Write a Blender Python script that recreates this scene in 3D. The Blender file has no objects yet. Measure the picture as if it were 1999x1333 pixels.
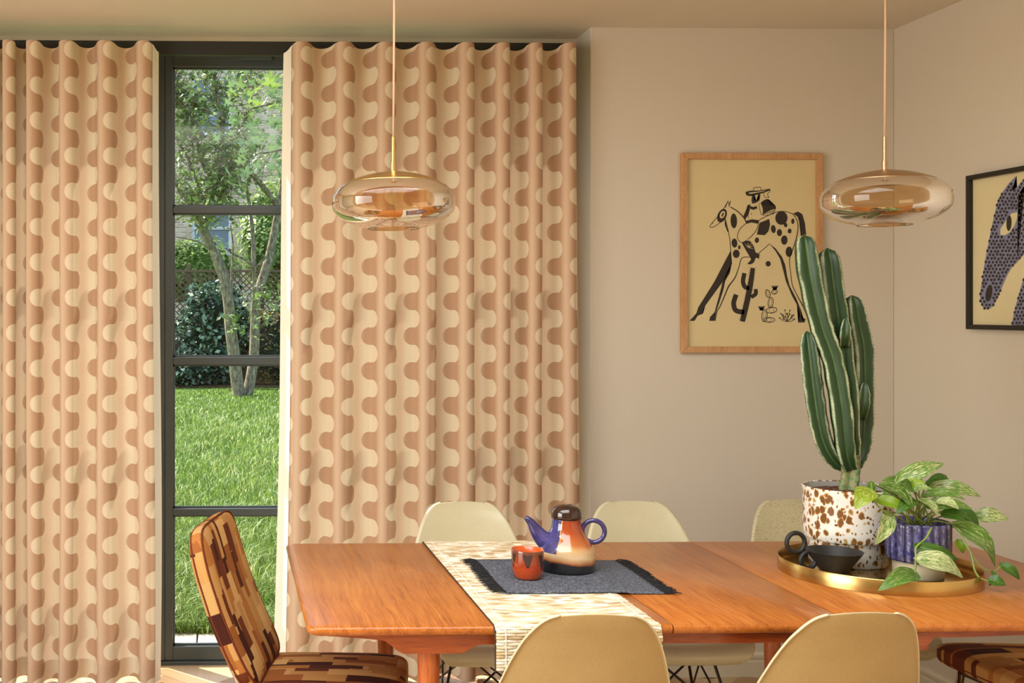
import bpy, bmesh, math, random
import numpy as np
from mathutils import Vector, Matrix

random.seed(7)
rng = np.random.default_rng(7)
PI = math.pi
scene = bpy.context.scene
C = scene.collection

# ------------------------------------------------------------------ camera
W_IMG, H_IMG = 1999.0, 1333.0
F_PX, CX, CY = 2200.0, 490.0, 605.0
CAM_H, YAW = 1.47, math.radians(1.3)
cam_data = bpy.data.cameras.new('camera')
cam_data.sensor_width = 36.0
cam_data.lens = F_PX / W_IMG * 36.0
cam_data.shift_x = (W_IMG / 2 - CX) / W_IMG
cam_data.shift_y = (CY - H_IMG / 2) / W_IMG
cam_data.clip_start = 0.05
cam_data.clip_end = 300
cam = bpy.data.objects.new('camera', cam_data)
C.objects.link(cam)
cam.location = (0, 0, CAM_H)
cam.rotation_euler = (PI / 2, 0, -YAW)
scene.camera = cam


def ray(px, py):
    a, b = (px - CX) / F_PX, -(py - CY) / F_PX
    return Vector((math.sin(YAW) + a * math.cos(YAW), math.cos(YAW) - a * math.sin(YAW), b))


def onY(px, py, y):
    d = ray(px, py); t = y / d.y
    return Vector((d.x * t, y, CAM_H + d.z * t))


def onX(px, py, x):
    d = ray(px, py); t = x / d.x
    return Vector((x, d.y * t, CAM_H + d.z * t))


def onZ(px, py, z):
    d = ray(px, py); t = (z - CAM_H) / d.z
    return Vector((d.x * t, d.y * t, z))


# ------------------------------------------------------------------ world, sun, exposure
world = bpy.data.worlds.new('world')
scene.world = world
world.use_nodes = True
wn = world.node_tree
wn.nodes.clear()
w_out = wn.nodes.new('ShaderNodeOutputWorld')
w_bg = wn.nodes.new('ShaderNodeBackground')
w_sky = wn.nodes.new('ShaderNodeTexSky')
w_sky.sky_type = 'NISHITA'
w_sky.sun_disc = False
w_sky.sun_elevation = math.radians(55)
w_sky.sun_rotation = math.radians(-60)
w_sky.air_density = 1.0
w_sky.dust_density = 2.0
w_bg.inputs['Strength'].default_value = 0.50
wn.links.new(w_sky.outputs[0], w_bg.inputs[0])
wn.links.new(w_bg.outputs[0], w_out.inputs[0])

sun_data = bpy.data.lights.new('sun', 'SUN')
sun_data.energy = 11.0
sun_data.angle = math.radians(0.6)
sun_data.color = (1.0, 0.95, 0.84)
sun = bpy.data.objects.new('sun', sun_data)
C.objects.link(sun)
SUN_DIR = Vector((-0.70, 0.66, 1.06)).normalized()      # towards the sun
sun.rotation_euler = SUN_DIR.to_track_quat('Z', 'Y').to_euler()

SKY_X0, SKY_X1, SKY_Y0, SKY_Y1 = -1.5, 1.3, 0.5, 2.5     # roof light in the ceiling


def area(name, loc, rot, sx, sy, watt, col):
    l = bpy.data.lights.new(name, 'AREA')
    l.shape = 'RECTANGLE'; l.size = sx; l.size_y = sy
    l.energy = watt; l.color = col
    o = bpy.data.objects.new(name, l); C.objects.link(o)
    o.location = loc; o.rotation_euler = rot
    return o


area('roof_light_daylight', ((SKY_X0 + SKY_X1) / 2, (SKY_Y0 + SKY_Y1) / 2, 2.78), (0, 0, 0),
     SKY_X1 - SKY_X0 - 0.1, SKY_Y1 - SKY_Y0 - 0.1, 98, (1.0, 0.965, 0.91))
area('added_left_light', (-2.93, 1.2, 1.45), (0, -PI / 2, 0), 1.7, 2.6, 108, (1.0, 0.965, 0.91))  # added lamp at an assumed opening, brings light in from the left
scene.view_settings.view_transform = 'Standard'
scene.view_settings.look = 'None'
scene.view_settings.gamma = 1.0
scene.view_settings.use_curve_mapping = False
scene.view_settings.exposure = 0.10
scene.cycles.use_denoising = True
scene.cycles.max_bounces = 10
scene.cycles.transparent_max_bounces = 24
scene.cycles.sample_clamp_indirect = 6.0
scene.cycles.caustics_reflective = False
scene.cycles.caustics_refractive = False


# ------------------------------------------------------------------ mesh helpers
class MB:
    def __init__(s):
        s.v = []; s.f = []; s.uv = None

    def add(s, vs, fs):
        o = len(s.v)
        s.v.extend([tuple(p) for p in vs])
        s.f.extend([tuple(i + o for i in q) for q in fs])
        return s

    def box(s, c, d, rz=0.0, m=None):
        x, y, z = d[0] / 2, d[1] / 2, d[2] / 2
        vs = [Vector(p) for p in ((-x, -y, -z), (x, -y, -z), (x, y, -z), (-x, y, -z), (-x, -y, z), (x, -y, z), (x, y, z), (-x, y, z))]
        M = m if m is not None else Matrix.Rotation(rz, 3, 'Z')
        vs = [M @ p + Vector(c) for p in vs]
        return s.add(vs, [(0, 3, 2, 1), (4, 5, 6, 7), (0, 1, 5, 4), (1, 2, 6, 5), (2, 3, 7, 6), (3, 0, 4, 7)])

    def span(s, a, b):
        return s.box([(a[i] + b[i]) / 2 for i in range(3)], [abs(b[i] - a[i]) for i in range(3)])

    def tube(s, pts, rad, n=8, cap=True, closed=False):
        pts = [Vector(p) for p in pts]
        k = len(pts)
        if not hasattr(rad, '__len__'):
            rad = [rad] * k
        up = None; rings = []
        for i, p in enumerate(pts):
            if closed:
                t = pts[(i + 1) % k] - pts[i - 1]
            else:
                t = pts[min(i + 1, k - 1)] - pts[max(i - 1, 0)]
            if t.length < 1e-9: t = Vector((0, 0, 1))
            t.normalize()
            if up is None:
                up = t.orthogonal().normalized()
            else:
                up = (up - t * up.dot(t))
                up = up.normalized() if up.length > 1e-6 else t.orthogonal().normalized()
            w = t.cross(up)
            rings.append([p + (up * math.cos(2 * PI * j / n) + w * math.sin(2 * PI * j / n)) * rad[i] for j in range(n)])
        vs = [q for r in rings for q in r]
        fs = []
        for i in range(k if closed else k - 1):
            i2 = (i + 1) % k
            for j in range(n):
                j2 = (j + 1) % n
                fs.append((i * n + j, i * n + j2, i2 * n + j2, i2 * n + j))
        if cap and not closed:
            fs.append(tuple(range(n - 1, -1, -1)))
            fs.append(tuple((k - 1) * n + j for j in range(n)))
        return s.add(vs, fs)

    def lathe(s, prof, n=48, c=(0, 0, 0), sx=1.0, sy=1.0):
        vs = []; idx = []
        for r, z in prof:
            if r < 1e-6:
                idx.append([len(vs)] * n); vs.append((c[0], c[1], c[2] + z))
            else:
                b = len(vs); idx.append([b + j for j in range(n)])
                for j in range(n):
                    a = 2 * PI * j / n
                    vs.append((c[0] + r * math.cos(a) * sx, c[1] + r * math.sin(a) * sy, c[2] + z))
        fs = []
        for i in range(len(prof) - 1):
            for j in range(n):
                j2 = (j + 1) % n
                q = []
                for t in (idx[i][j], idx[i][j2], idx[i + 1][j2], idx[i + 1][j]):
                    if t not in q: q.append(t)
                if len(q) >= 3: fs.append(tuple(q))
        return s.add(vs, fs)

    def rings(s, rs, cap0=True, cap1=True):
        n = len(rs[0])
        vs = [p for r in rs for p in r]; fs = []
        for i in range(len(rs) - 1):
            for j in range(n):
                j2 = (j + 1) % n
                fs.append((i * n + j, i * n + j2, (i + 1) * n + j2, (i + 1) * n + j))
        if cap0: fs.append(tuple(range(n - 1, -1, -1)))
        if cap1: fs.append(tuple((len(rs) - 1) * n + j for j in range(n)))
        return s.add(vs, fs)


def mesh_of(name, mb, smooth=False, uv=None):
    me = bpy.data.meshes.new(name)
    me.from_pydata([tuple(p) for p in mb.v], [], mb.f)
    if uv is not None:
        lay = me.uv_layers.new(name='UVMap')
        li = np.empty(len(me.loops), dtype=np.int32); me.loops.foreach_get('vertex_index', li)
        lay.data.foreach_set('uv', np.asarray(uv, dtype=np.float32)[li].ravel())
    me.update()
    if smooth:
        me.polygons.foreach_set('use_smooth', [True] * len(me.polygons))
    return me


def obj(name, mb, mat, parent=None, smooth=False, bevel=0.0, uv=None, loc=None, rz=None, auto=None):
    me = mb if isinstance(mb, bpy.types.Mesh) else mesh_of(name, mb, smooth or auto is not None, uv)
    o = bpy.data.objects.new(name, me)
    C.objects.link(o)
    if not me.materials:
        for m in (mat if isinstance(mat, (list, tuple)) else [mat]):
            me.materials.append(m)
    if parent is not None: o.parent = parent
    if loc is not None: o.location = loc
    if rz is not None: o.rotation_euler = (0, 0, rz)
    if bevel > 0:
        b = o.modifiers.new('bevel', 'BEVEL'); b.width = bevel; b.segments = 2; b.limit_method = 'ANGLE'
    if auto is not None:
        me.set_sharp_from_angle(angle=math.radians(auto))
    return o


def tag(o, label, cat, group=None, kind=None):
    if label: o['label'] = label
    if cat: o['category'] = cat
    if group: o['group'] = group
    if kind: o['kind'] = kind
    return o


def thing(name, label, cat, loc=(0, 0, 0), rz=0.0, group=None):
    o = bpy.data.objects.new(name, None)
    C.objects.link(o)
    o.empty_display_size = 0.1
    o.location = loc; o.rotation_euler = (0, 0, rz)
    return tag(o, label, cat, group)


def struct(name, mb, mat, label=None, parent=None, **k):
    o = obj(name, mb, mat, parent, **k)
    o['kind'] = 'structure'
    if label: o['label'] = label
    return o


def dup(root, loc, rz, label):
    r = root.copy(); C.objects.link(r)
    r.location = loc; r.rotation_euler = (0, 0, rz); r['label'] = label
    for ch in list(root.children):
        c = ch.copy(); C.objects.link(c); c.parent = r
        for g in ch.children:
            d = g.copy(); C.objects.link(d); d.parent = c
    return r


def rrect(x0, x1, y0, y1, r, n=6):
    pts = []
    rs = r if hasattr(r, '__len__') else [r] * 4
    for (cx, cy, a0, rr) in ((x1, y1, 0, rs[0]), (x0, y1, 90, rs[1]), (x0, y0, 180, rs[2]), (x1, y0, 270, rs[3])):
        sx = -1 if cx == x1 else 1
        sy = -1 if cy == y1 else 1
        for i in range(n + 1):
            a = math.radians(a0 + 90 * i / n)
            pts.append((cx + sx * rr + rr * math.cos(a), cy + sy * rr + rr * math.sin(a)))
    return pts


def smoothpath(pts, k=6):
    pts = [Vector(p) for p in pts]
    out = []
    for i in range(len(pts) - 1):
        p0, p1, p2, p3 = pts[max(i - 1, 0)], pts[i], pts[i + 1], pts[min(i + 2, len(pts) - 1)]
        for j in range(k):
            t = j / k
            out.append(0.5 * ((2 * p1) + (p2 - p0) * t + (2 * p0 - 5 * p1 + 4 * p2 - p3) * t * t + (3 * p1 - p0 - 3 * p2 + p3) * t ** 3))
    out.append(pts[-1])
    return out


def lerp_list(xs, ys, x):
    return float(np.interp(x, xs, ys))


# ------------------------------------------------------------------ material helpers
def srgb(r, g, b):
    f = lambda c: (c / 255 / 12.92) if c / 255 <= 0.04045 else ((c / 255 + 0.055) / 1.055) ** 2.4
    return (f(r), f(g), f(b), 1.0)


class NT:
    def __init__(s, name):
        s.m = bpy.data.materials.new(name); s.m.use_nodes = True
        s.t = s.m.node_tree; s.t.nodes.clear()
        s.out = s.t.nodes.new('ShaderNodeOutputMaterial')

    def n(s, typ, ins=None, **props):
        nd = s.t.nodes.new(typ)
        for k, v in props.items(): setattr(nd, k, v)
        if ins:
            for k, v in ins.items(): s.set(nd.inputs[k], v)
        return nd

    def set(s, sock, v):
        if isinstance(v, bpy.types.NodeSocket): s.t.links.new(v, sock)
        elif isinstance(v, bpy.types.Node): s.t.links.new(v.outputs[0], sock)
        else: sock.default_value = v

    def math(s, op, a, b=None, c=None, clamp=False):
        nd = s.t.nodes.new('ShaderNodeMath'); nd.operation = op; nd.use_clamp = clamp
        s.set(nd.inputs[0], a)
        if b is not None: s.set(nd.inputs[1], b)
        if c is not None: s.set(nd.inputs[2], c)
        return nd.outputs[0]

    def mix(s, fac, a, b, typ='MIX'):
        nd = s.t.nodes.new('ShaderNodeMix'); nd.data_type = 'RGBA'; nd.blend_type = typ
        s.set(nd.inputs[0], fac); s.set(nd.inputs[6], a); s.set(nd.inputs[7], b)
        return nd.outputs[2]

    def ramp(s, fac, stops, interp='LINEAR'):
        nd = s.t.nodes.new('ShaderNodeValToRGB'); cr = nd.color_ramp; cr.interpolation = interp
        while len(cr.elements) > 1: cr.elements.remove(cr.elements[0])
        cr.elements[0].position = stops[0][0]; cr.elements[0].color = stops[0][1]
        for p, c in stops[1:]:
            e = cr.elements.new(p); e.color = c
        s.set(nd.inputs[0], fac)
        return nd.outputs[0]

    def coord(s, kind='Object', scale=(1, 1, 1), loc=(0, 0, 0), rot=(0, 0, 0)):
        tc = s.t.nodes.new('ShaderNodeTexCoord')
        mp = s.t.nodes.new('ShaderNodeMapping')
        s.t.links.new(tc.outputs[kind], mp.inputs[0])
        mp.inputs['Scale'].default_value = scale; mp.inputs['Location'].default_value = loc; mp.inputs['Rotation'].default_value = rot
        return mp.outputs[0]

    def sep(s, v):
        nd = s.t.nodes.new('ShaderNodeSeparateXYZ'); s.set(nd.inputs[0], v)
        return nd.outputs[0], nd.outputs[1], nd.outputs[2]

    def comb(s, x, y, z=0.0):
        nd = s.t.nodes.new('ShaderNodeCombineXYZ')
        s.set(nd.inputs[0], x); s.set(nd.inputs[1], y); s.set(nd.inputs[2], z)
        return nd.outputs[0]

    def noise(s, v, scale=5.0, detail=3.0, rough=0.5, dist=0.0):
        nd = s.n('ShaderNodeTexNoise', {'Vector': v, 'Scale': scale, 'Detail': detail, 'Roughness': rough, 'Distortion': dist})
        return nd.outputs[0]

    def bump(s, h, strength=0.3, dist=0.002):
        return s.n('ShaderNodeBump', {'Height': h, 'Strength': strength, 'Distance': dist}).outputs[0]

    def pbr(s, col, rough=0.5, metal=0.0, normal=None, spec=0.5, coat=0.0, coat_rough=0.1, sheen=0.0, trans=0.0):
        nd = s.n('ShaderNodeBsdfPrincipled', {'Base Color': col, 'Roughness': rough, 'Metallic': metal, 'Specular IOR Level': spec,
                                              'Coat Weight': coat, 'Coat Roughness': coat_rough, 'Sheen Weight': sheen})
        if normal is not None: s.set(nd.inputs['Normal'], normal)
        return nd.outputs[0]

    def done(s, sh):
        s.t.links.new(sh, s.out.inputs[0]); return s.m


def plain(name, col, rough=0.5, metal=0.0, var=0.06, scale=20.0, bump=0.0, coat=0.0, spec=0.5):
    t = NT(name)
    nz = t.noise(t.coord('Object'), scale, 4.0, 0.55)
    k = t.math('MULTIPLY_ADD', nz, 2 * var, 1 - var)
    c = t.mix(1.0, col, t.comb(k, k, k), 'MULTIPLY')
    nm = t.bump(nz, bump, 0.001) if bump > 0 else None
    return t.done(t.pbr(c, rough, metal, nm, spec, coat))


# ---- materials of the room
def wall_mat(name, col, linen=0.05):
    t = NT(name)
    co = t.coord('Object')
    a = t.noise(t.coord('Object', (420, 420, 6)), 1.0, 2.0)
    b = t.noise(t.coord('Object', (6, 6, 300)), 1.0, 2.0)
    h = t.math('ADD', a, t.math('MULTIPLY', b, 0.6))
    k = t.math('MULTIPLY_ADD', h, linen, 1 - 0.8 * linen)
    c = t.mix(1.0, col, t.comb(k, k, k), 'MULTIPLY')
    return t.done(t.pbr(c, 0.75, 0, t.bump(h, 0.12, 0.001), 0.25))


M_wall = wall_mat('linen_wallpaper', srgb(207, 198, 181))
M_wall_r = wall_mat('painted_wall', srgb(207, 197, 178), 0.02)
M_ceil = plain('ceiling_paint', srgb(212, 202, 184), 0.8, var=0.015, scale=4)
M_trim = plain('trim_paint', srgb(214, 206, 182), 0.45, var=0.02)
M_frame = plain('door_frame_paint', srgb(62, 70, 71), 0.38, var=0.05, scale=30, spec=0.5)
M_gasket = plain('black_rubber', srgb(22, 22, 20), 0.5)


def thin_glass(name, tint, refl=1.0, rough=0.02):
    t = NT(name)
    tr = t.n('ShaderNodeBsdfTransparent', {'Color': tint}).outputs[0]
    gl = t.n('ShaderNodeBsdfGlossy', {'Color': (1, 1, 1, 1), 'Roughness': rough}).outputs[0]
    nz = t.noise(t.coord('Object', (1, 1, 1)), 6.0)
    fr = t.n('ShaderNodeFresnel', {'IOR': 1.5}).outputs[0]
    f = t.math('MULTIPLY', fr, t.math('MULTIPLY_ADD', nz, 0.1 * refl, 0.95 * refl), clamp=True)
    mx = t.n('ShaderNodeMixShader', {0: f, 1: tr, 2: gl}).outputs[0]
    return t.done(mx)


M_glass = thin_glass('door_glass', (0.97, 0.985, 0.97, 1), 0.16)
M_amber = thin_glass('amber_glass', (0.88, 0.73, 0.53, 1), 0.75, 0.012)


def floor_mat(name):
    t = NT(name)
    oi = t.n('ShaderNodeObjectInfo')
    co = t.coord('Object', (1, 1, 1))
    v = t.n('ShaderNodeVectorMath', {0: co, 1: oi.outputs['Random']}, operation='ADD').outputs[0]
    g = t.noise(t.n('ShaderNodeMapping', {'Vector': v, 'Scale': (60, 4, 4)}).outputs[0], 1.0, 4.0, 0.6)
    r = t.math('ADD', t.math('MULTIPLY', oi.outputs['Random'], 0.7), t.math('MULTIPLY', g, 0.4))
    c = t.ramp(r, [(0.1, srgb(136, 104, 72)), (0.5, srgb(172, 138, 100)), (0.95, srgb(205, 178, 142))])
    return t.done(t.pbr(c, 0.38, 0, t.bump(g, 0.1, 0.001)))


M_floor = floor_mat('oak_block')


def wood_mat(name, cols, scl=(60, 2.6, 60), gloss=0.3, swirl=0.16, coat=0.25, loc=(0, 0, 0)):
    t = NT(name)
    co = t.coord('Object', loc=loc)
    warp = t.noise(co, 2.2, 2.0, 0.5)
    x, y, z = t.sep(co)
    x2 = t.math('ADD', x, t.math('MULTIPLY', t.math('SUBTRACT', warp, 0.5), swirl * 0.35))
    v = t.n('ShaderNodeMapping', {'Vector': t.comb(x2, y, z), 'Scale': scl}).outputs[0]
    a = t.noise(v, 1.0, 5.0, 0.62)
    fine = t.noise(t.n('ShaderNodeMapping', {'Vector': t.comb(x2, y, z), 'Scale': tuple(q * 6 for q in scl)}).outputs[0], 1.0, 2.0, 0.5)
    big = t.noise(co, 3.5, 2.0)
    s = t.math('ADD', t.math('MULTIPLY', a, 0.45), t.math('ADD', t.math('MULTIPLY', fine, 0.40), t.math('MULTIPLY', big, 0.25)))
    c = t.ramp(s, [(0.34, cols[0]), (0.53, cols[1]), (0.74, cols[2])])
    rg = t.math('MULTIPLY_ADD', fine, 0.12, gloss - 0.05)
    return t.done(t.pbr(c, rg, 0, t.bump(fine, 0.08, 0.0006), 0.4, coat, 0.22))


TEAK = (srgb(124, 60, 18), srgb(173, 98, 36), srgb(199, 130, 60))
M_teak = wood_mat('teak_veneer', TEAK)
M_teak_dark = wood_mat('teak_edge', (srgb(96, 36, 12), srgb(140, 62, 24), srgb(168, 86, 38)), (3, 40, 40))
M_teak_leg = wood_mat('teak_leg', (srgb(130, 58, 20), srgb(176, 92, 40), srgb(198, 116, 58)), (40, 40, 3))
M_oak = wood_mat('oak_frame', (srgb(160, 116, 74), srgb(188, 142, 96), srgb(206, 164, 118)), (30, 30, 6), 0.5, 0.2, 0.0)


def shell_mat(name, col, dark, scuff=0.0, seed=0.0):
    t = NT(name)
    co = t.coord('Object', loc=(seed, seed, seed))
    fib = t.noise(t.n('ShaderNodeMapping', {'Vector': co, 'Scale': (90, 30, 60)}).outputs[0], 2.0, 6.0, 0.7, 1.5)
    big = t.noise(co, 7.0, 3.0)
    f = t.math('ADD', t.math('MULTIPLY', fib, 0.55), t.math('MULTIPLY', big, 0.45))
    c = t.ramp(f, [(0.3, dark), (0.6, col)])
    if scuff > 0:
        g = t.noise(t.n('ShaderNodeMapping', {'Vector': co, 'Scale': (30, 14, 120)}).outputs[0], 3.0, 8.0, 0.75, 0.6)
        m = t.math('MULTIPLY', t.math('GREATER_THAN', g, 0.57), scuff)
        c = t.mix(m, c, srgb(112, 98, 62))
    return t.done(t.pbr(c, 0.32, 0, t.bump(fib, 0.04, 0.0005), 0.5, 0.15, 0.2))


M_shell_in = shell_mat('shell_front', srgb(206, 199, 166), srgb(192, 183, 146))
M_shell_out = shell_mat('shell_back', srgb(172, 148, 100), srgb(158, 132, 84), seed=3.0)
M_shell_worn = shell_mat('shell_worn', srgb(200, 192, 156), srgb(182, 172, 130), 0.55, 8.0)
M_wire = plain('blackened_wire', srgb(70, 60, 52), 0.35, 0.9)
M_chrome = plain('chrome', srgb(205, 200, 192), 0.15, 1.0, var=0.02)
M_brass = plain('brushed_brass', srgb(222, 186, 122), 0.26, 1.0, var=0.08, scale=60)
M_brass_tray = plain('aged_brass', srgb(204, 170, 104), 0.24, 1.0, var=0.16, scale=14)
M_rose = plain('rose_brass', srgb(196, 164, 128), 0.36, 1.0, var=0.06, scale=60)
M_cord = plain('textile_cord', srgb(208, 170, 140), 0.8, var=0.1, scale=200)
M_black_metal = plain('black_satin', srgb(24, 22, 20), 0.4)
M_track = plain('curtain_track_black', srgb(26, 27, 22), 0.55)


# ---- curtain fabric: serpentine fingers, in metres of cloth (UV)
LAM, PV = 0.248, 0.1378


def curtain_mat(name, u_off, v_off):
    t = NT(name)
    uvn = t.n('ShaderNodeUVMap').outputs[0]
    u, v, _ = t.sep(uvn)
    u = t.math('ADD', u, u_off); v = t.math('ADD', v, v_off)
    k = t.math('SUBTRACT', t.math('FRACT', t.math('ADD', t.math('DIVIDE', u, LAM), 0.5)), 0.5)
    a = t.math('MULTIPLY', t.math('ABSOLUTE', k), LAM)
    side = t.math('MULTIPLY', t.math('GREATER_THAN', k, 0.0), 0.5)
    r = t.math('FRACT', t.math('ADD', t.math('DIVIDE', v, PV), side))
    R = PV / 4
    a1, a2 = 0.015, 0.106
    lo = t.math('LESS_THAN', r, 0.5)
    ctr = t.math('MULTIPLY_ADD', lo, -0.5, 0.75)
    dy = t.math('MULTIPLY', t.math('SUBTRACT', r, ctr), PV)
    arc = t.math('SQRT', t.math('MAXIMUM', t.math('SUBTRACT', R * R, t.math('MULTIPLY', dy, dy)), 0.0))
    b_dark = t.math('ADD', arc, a2 - R)
    b_light = t.math('SUBTRACT', a1 + R, arc)
    B = t.math('ADD', t.math('MULTIPLY', lo, b_dark), t.math('MULTIPLY', t.math('SUBTRACT', 1.0, lo), b_light))
    dark = t.math('MULTIPLY_ADD', t.math('SUBTRACT', B, a), 900.0, 0.5, clamp=True)
    zone = t.math('MULTIPLY', t.math('SMOOTH_MIN', t.math('MULTIPLY', t.math('SUBTRACT', a, a1 - 0.012), 40.0),
                                     t.math('MULTIPLY', t.math('SUBTRACT', a2 + 0.012, a), 40.0), 0.4), 1.0, clamp=True)
    cl = t.mix(zone, srgb(213, 187, 160), srgb(221, 206, 178))
    cd = t.mix(zone, srgb(205, 179, 152), srgb(186, 151, 122))
    c = t.mix(dark, cl, cd)
    w1 = t.noise(t.comb(t.math('MULTIPLY', u, 900), t.math('MULTIPLY', v, 25), 0.0), 1.0, 3.0, 0.7)
    w2 = t.noise(t.comb(t.math('MULTIPLY', u, 20), t.math('MULTIPLY', v, 900), 3.0), 1.0, 3.0, 0.7)
    weave = t.math('ADD', w1, w2)
    g = t.math('MULTIPLY_ADD', weave, 0.22, 0.78)
    c = t.mix(1.0, c, t.comb(g, g, g), 'MULTIPLY')
    nm = t.bump(weave, 0.25, 0.0006)
    di = t.n('ShaderNodeBsdfDiffuse', {'Color': c, 'Normal': nm}).outputs[0]
    tl = t.n('ShaderNodeBsdfTranslucent', {'Color': c}).outputs[0]
    mx = t.n('ShaderNodeMixShader', {0: 0.11, 1: di, 2: tl}).outputs[0]
    return t.done(mx)


# ================================================================== SETTING
Y_DOOR, Y_PIC, X_RIGHT, CEIL = 4.69, 4.484, 2.695, 2.602
X_RET = onY(1153, 400, Y_PIC).x
X_LEFT, Y_BACK = -3.0, -3.2
DX0 = -1.75                                   # left end of the glazing

# floor slab with a fine material; blocks near the door are built one by one
floor = struct('floor', MB().span((X_LEFT, Y_BACK, -0.06), (X_RIGHT, Y_DOOR + 0.1, -0.004)), M_floor, 'pale oak block floor')
bl, bw = 0.28, 0.07
mbk = MB().box((0, 0, 0), (bw - 0.002, bl - 0.002, 0.012))
block_mesh = mesh_of('block', mbk); block_mesh.materials.append(M_floor)
cnt = 0
s2 = math.sqrt(0.5)
for i in range(-40, 60):
    for j in range(-12, 14):
        for o in range(2):
            gx = i * bw + (o * (bl + bw) / 2) * 1.0
            gy = 0
            # herringbone lattice: right-angled pairs stepped along the diagonal
            p = j * 4 * bw
            if o == 0:
                lx, ly = i * bw + p, i * bw - p + 0.0
                cx_, cy_, rr = lx + bw / 2, ly + bl / 2, 0.0
            else:
                lx, ly = i * bw + p + bw, i * bw - p - 0.0
                cx_, cy_, rr = lx + bl / 2, ly + bw / 2, PI / 2
            X = (cx_ - cy_) * s2 + 0.3
            Y = (cx_ + cy_) * s2 + 3.0
            if -1.35 < X < 2.55 and 4.06 < Y < Y_DOOR - 0.16:
                ob = bpy.data.objects.new('floor_block', block_mesh); C.objects.link(ob)
                ob.parent = floor; ob.location = (X, Y, -0.005); ob.rotation_euler = (0, 0, rr + PI / 4)
                cnt += 1
print('floor blocks', cnt)

# walls
struct('wall_back_breast', MB().span((X_RET, Y_PIC, -0.05), (X_RIGHT, Y_DOOR + 0.3, CEIL + 0.1)), M_wall, 'beige linen-textured wall behind the table', bevel=0.003)
struct('wall_right', MB().span((X_RIGHT, Y_BACK, -0.05), (X_RIGHT + 0.15, Y_DOOR + 0.3, CEIL + 0.1)), M_wall_r, 'plain beige side wall')
mb = MB()
for a, b in (((X_LEFT - 0.15, Y_BACK, -0.05), (X_LEFT, -0.15, CEIL + 0.1)), ((X_LEFT - 0.15, 2.55, -0.05), (X_LEFT, Y_DOOR + 0.3, CEIL + 0.1)),
             ((X_LEFT - 0.15, -0.15, -0.05), (X_LEFT, 2.55, 0.58)), ((X_LEFT - 0.15, -0.15, 2.32), (X_LEFT, 2.55, CEIL + 0.1))):
    mb.span(a, b)
struct('wall_left', mb, M_wall_r, 'plain beige wall with a wide opening added for light')
struct('wall_rear', MB().span((X_LEFT - 0.15, Y_BACK - 0.15, -0.05), (X_RIGHT + 0.15, Y_BACK, CEIL + 0.1)), M_wall_r, 'plain beige wall closing the room')
struct('wall_garden', MB().span((X_LEFT - 0.15, Y_DOOR, -0.05), (DX0, Y_DOOR + 0.3, CEIL + 0.1)), M_wall_r, 'beige wall beside the glazing')
# assumed window added in the left wall for light (frame only, beyond the picture)
w3 = struct('assumed_window', MB().span((X_LEFT - 0.12, -0.15, 0.58), (X_LEFT - 0.05, -0.09, 2.32)).span((X_LEFT - 0.12, 2.49, 0.58), (X_LEFT - 0.05, 2.55, 2.32))
            .span((X_LEFT - 0.12, -0.15, 0.58), (X_LEFT - 0.05, 2.55, 0.64)).span((X_LEFT - 0.12, -0.15, 2.26), (X_LEFT - 0.05, 2.55, 2.32)), M_trim)
# ceiling with the roof light opening
mb = MB()
T = CEIL + 0.3
mb.span((X_LEFT, Y_BACK, CEIL), (SKY_X0, Y_DOOR + 0.1, T)); mb.span((SKY_X1, Y_BACK, CEIL), (X_RIGHT, Y_DOOR + 0.1, T))
mb.span((SKY_X0, Y_BACK, CEIL), (SKY_X1, SKY_Y0, T)); mb.span((SKY_X0, SKY_Y1, CEIL), (SKY_X1, Y_DOOR + 0.1, T))
struct('ceiling', mb, M_ceil, 'flat warm white ceiling')
mb = MB()
for a, b in (((SKY_X0, SKY_Y0, T - .06), (SKY_X0 + .05, SKY_Y1, T)), ((SKY_X1 - .05, SKY_Y0, T - .06), (SKY_X1, SKY_Y1, T)),
             ((SKY_X0, SKY_Y0, T - .06), (SKY_X1, SKY_Y0 + .05, T)), ((SKY_X0, SKY_Y1 - .05, T - .06), (SKY_X1, SKY_Y1, T)),
             ((-0.13, SKY_Y0, T - .06), (-0.07, SKY_Y1, T))):
    mb.span(a, b)
w4 = struct('window_4', mb, M_trim, 'roof light in the ceiling')
obj('glass_pane', MB().span((SKY_X0, SKY_Y0, T + .0), (SKY_X1, SKY_Y1, T + .012)), M_glass, w4)

# head trim above the doors
struct('trim_1', MB().span((DX0, Y_DOOR - 0.012, CEIL - 0.024), (X_RET, Y_DOOR + 0.1, CEIL)), M_trim, 'pale strip above the glazed doors')
# skirting boards
def skirting(name, p0, p1, axis):
    prof = [(0, 0), (0.018, 0), (0.018, 0.060), (0.014, 0.064), (0.014, 0.070), (0.019, 0.076), (0.019, 0.088), (0.012, 0.096), (0, 0.098)]
    mb = MB(); rs = []
    for p in (p0, p1):
        if axis == 'y': rs.append([(p[0], p[1] - d, z) for d, z in prof])
        else: rs.append([(p[0] - d, p[1], z) for d, z in prof])
    mb.rings(rs)
    return struct(name, mb, M_trim, 'painted moulded skirting board')
skirting('baseboard_back', (X_RET, Y_PIC, 0), (X_RIGHT, Y_PIC, 0), 'y')
skirting('baseboard_right', (X_RIGHT, Y_PIC, 0), (X_RIGHT, Y_BACK, 0), 'x')

# glazed doors ------------------------------------------------------------------
def zy(py): return onY(400, py, Y_DOOR).z
XL_out, XL_in = onY(316, 600, Y_DOOR).x, onY(331, 500, Y_DOOR).x
Z_HEAD = zy(85); Z_GT = zy(130); Z_GB = max(zy(1266), 0.07)
BARS = [(zy(402.5), zy(416)), (zy(697), zy(712)), (zy(993), zy(1007))]
XR_out = XL_out + 0.84
Z_BOT = 0.012


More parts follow.
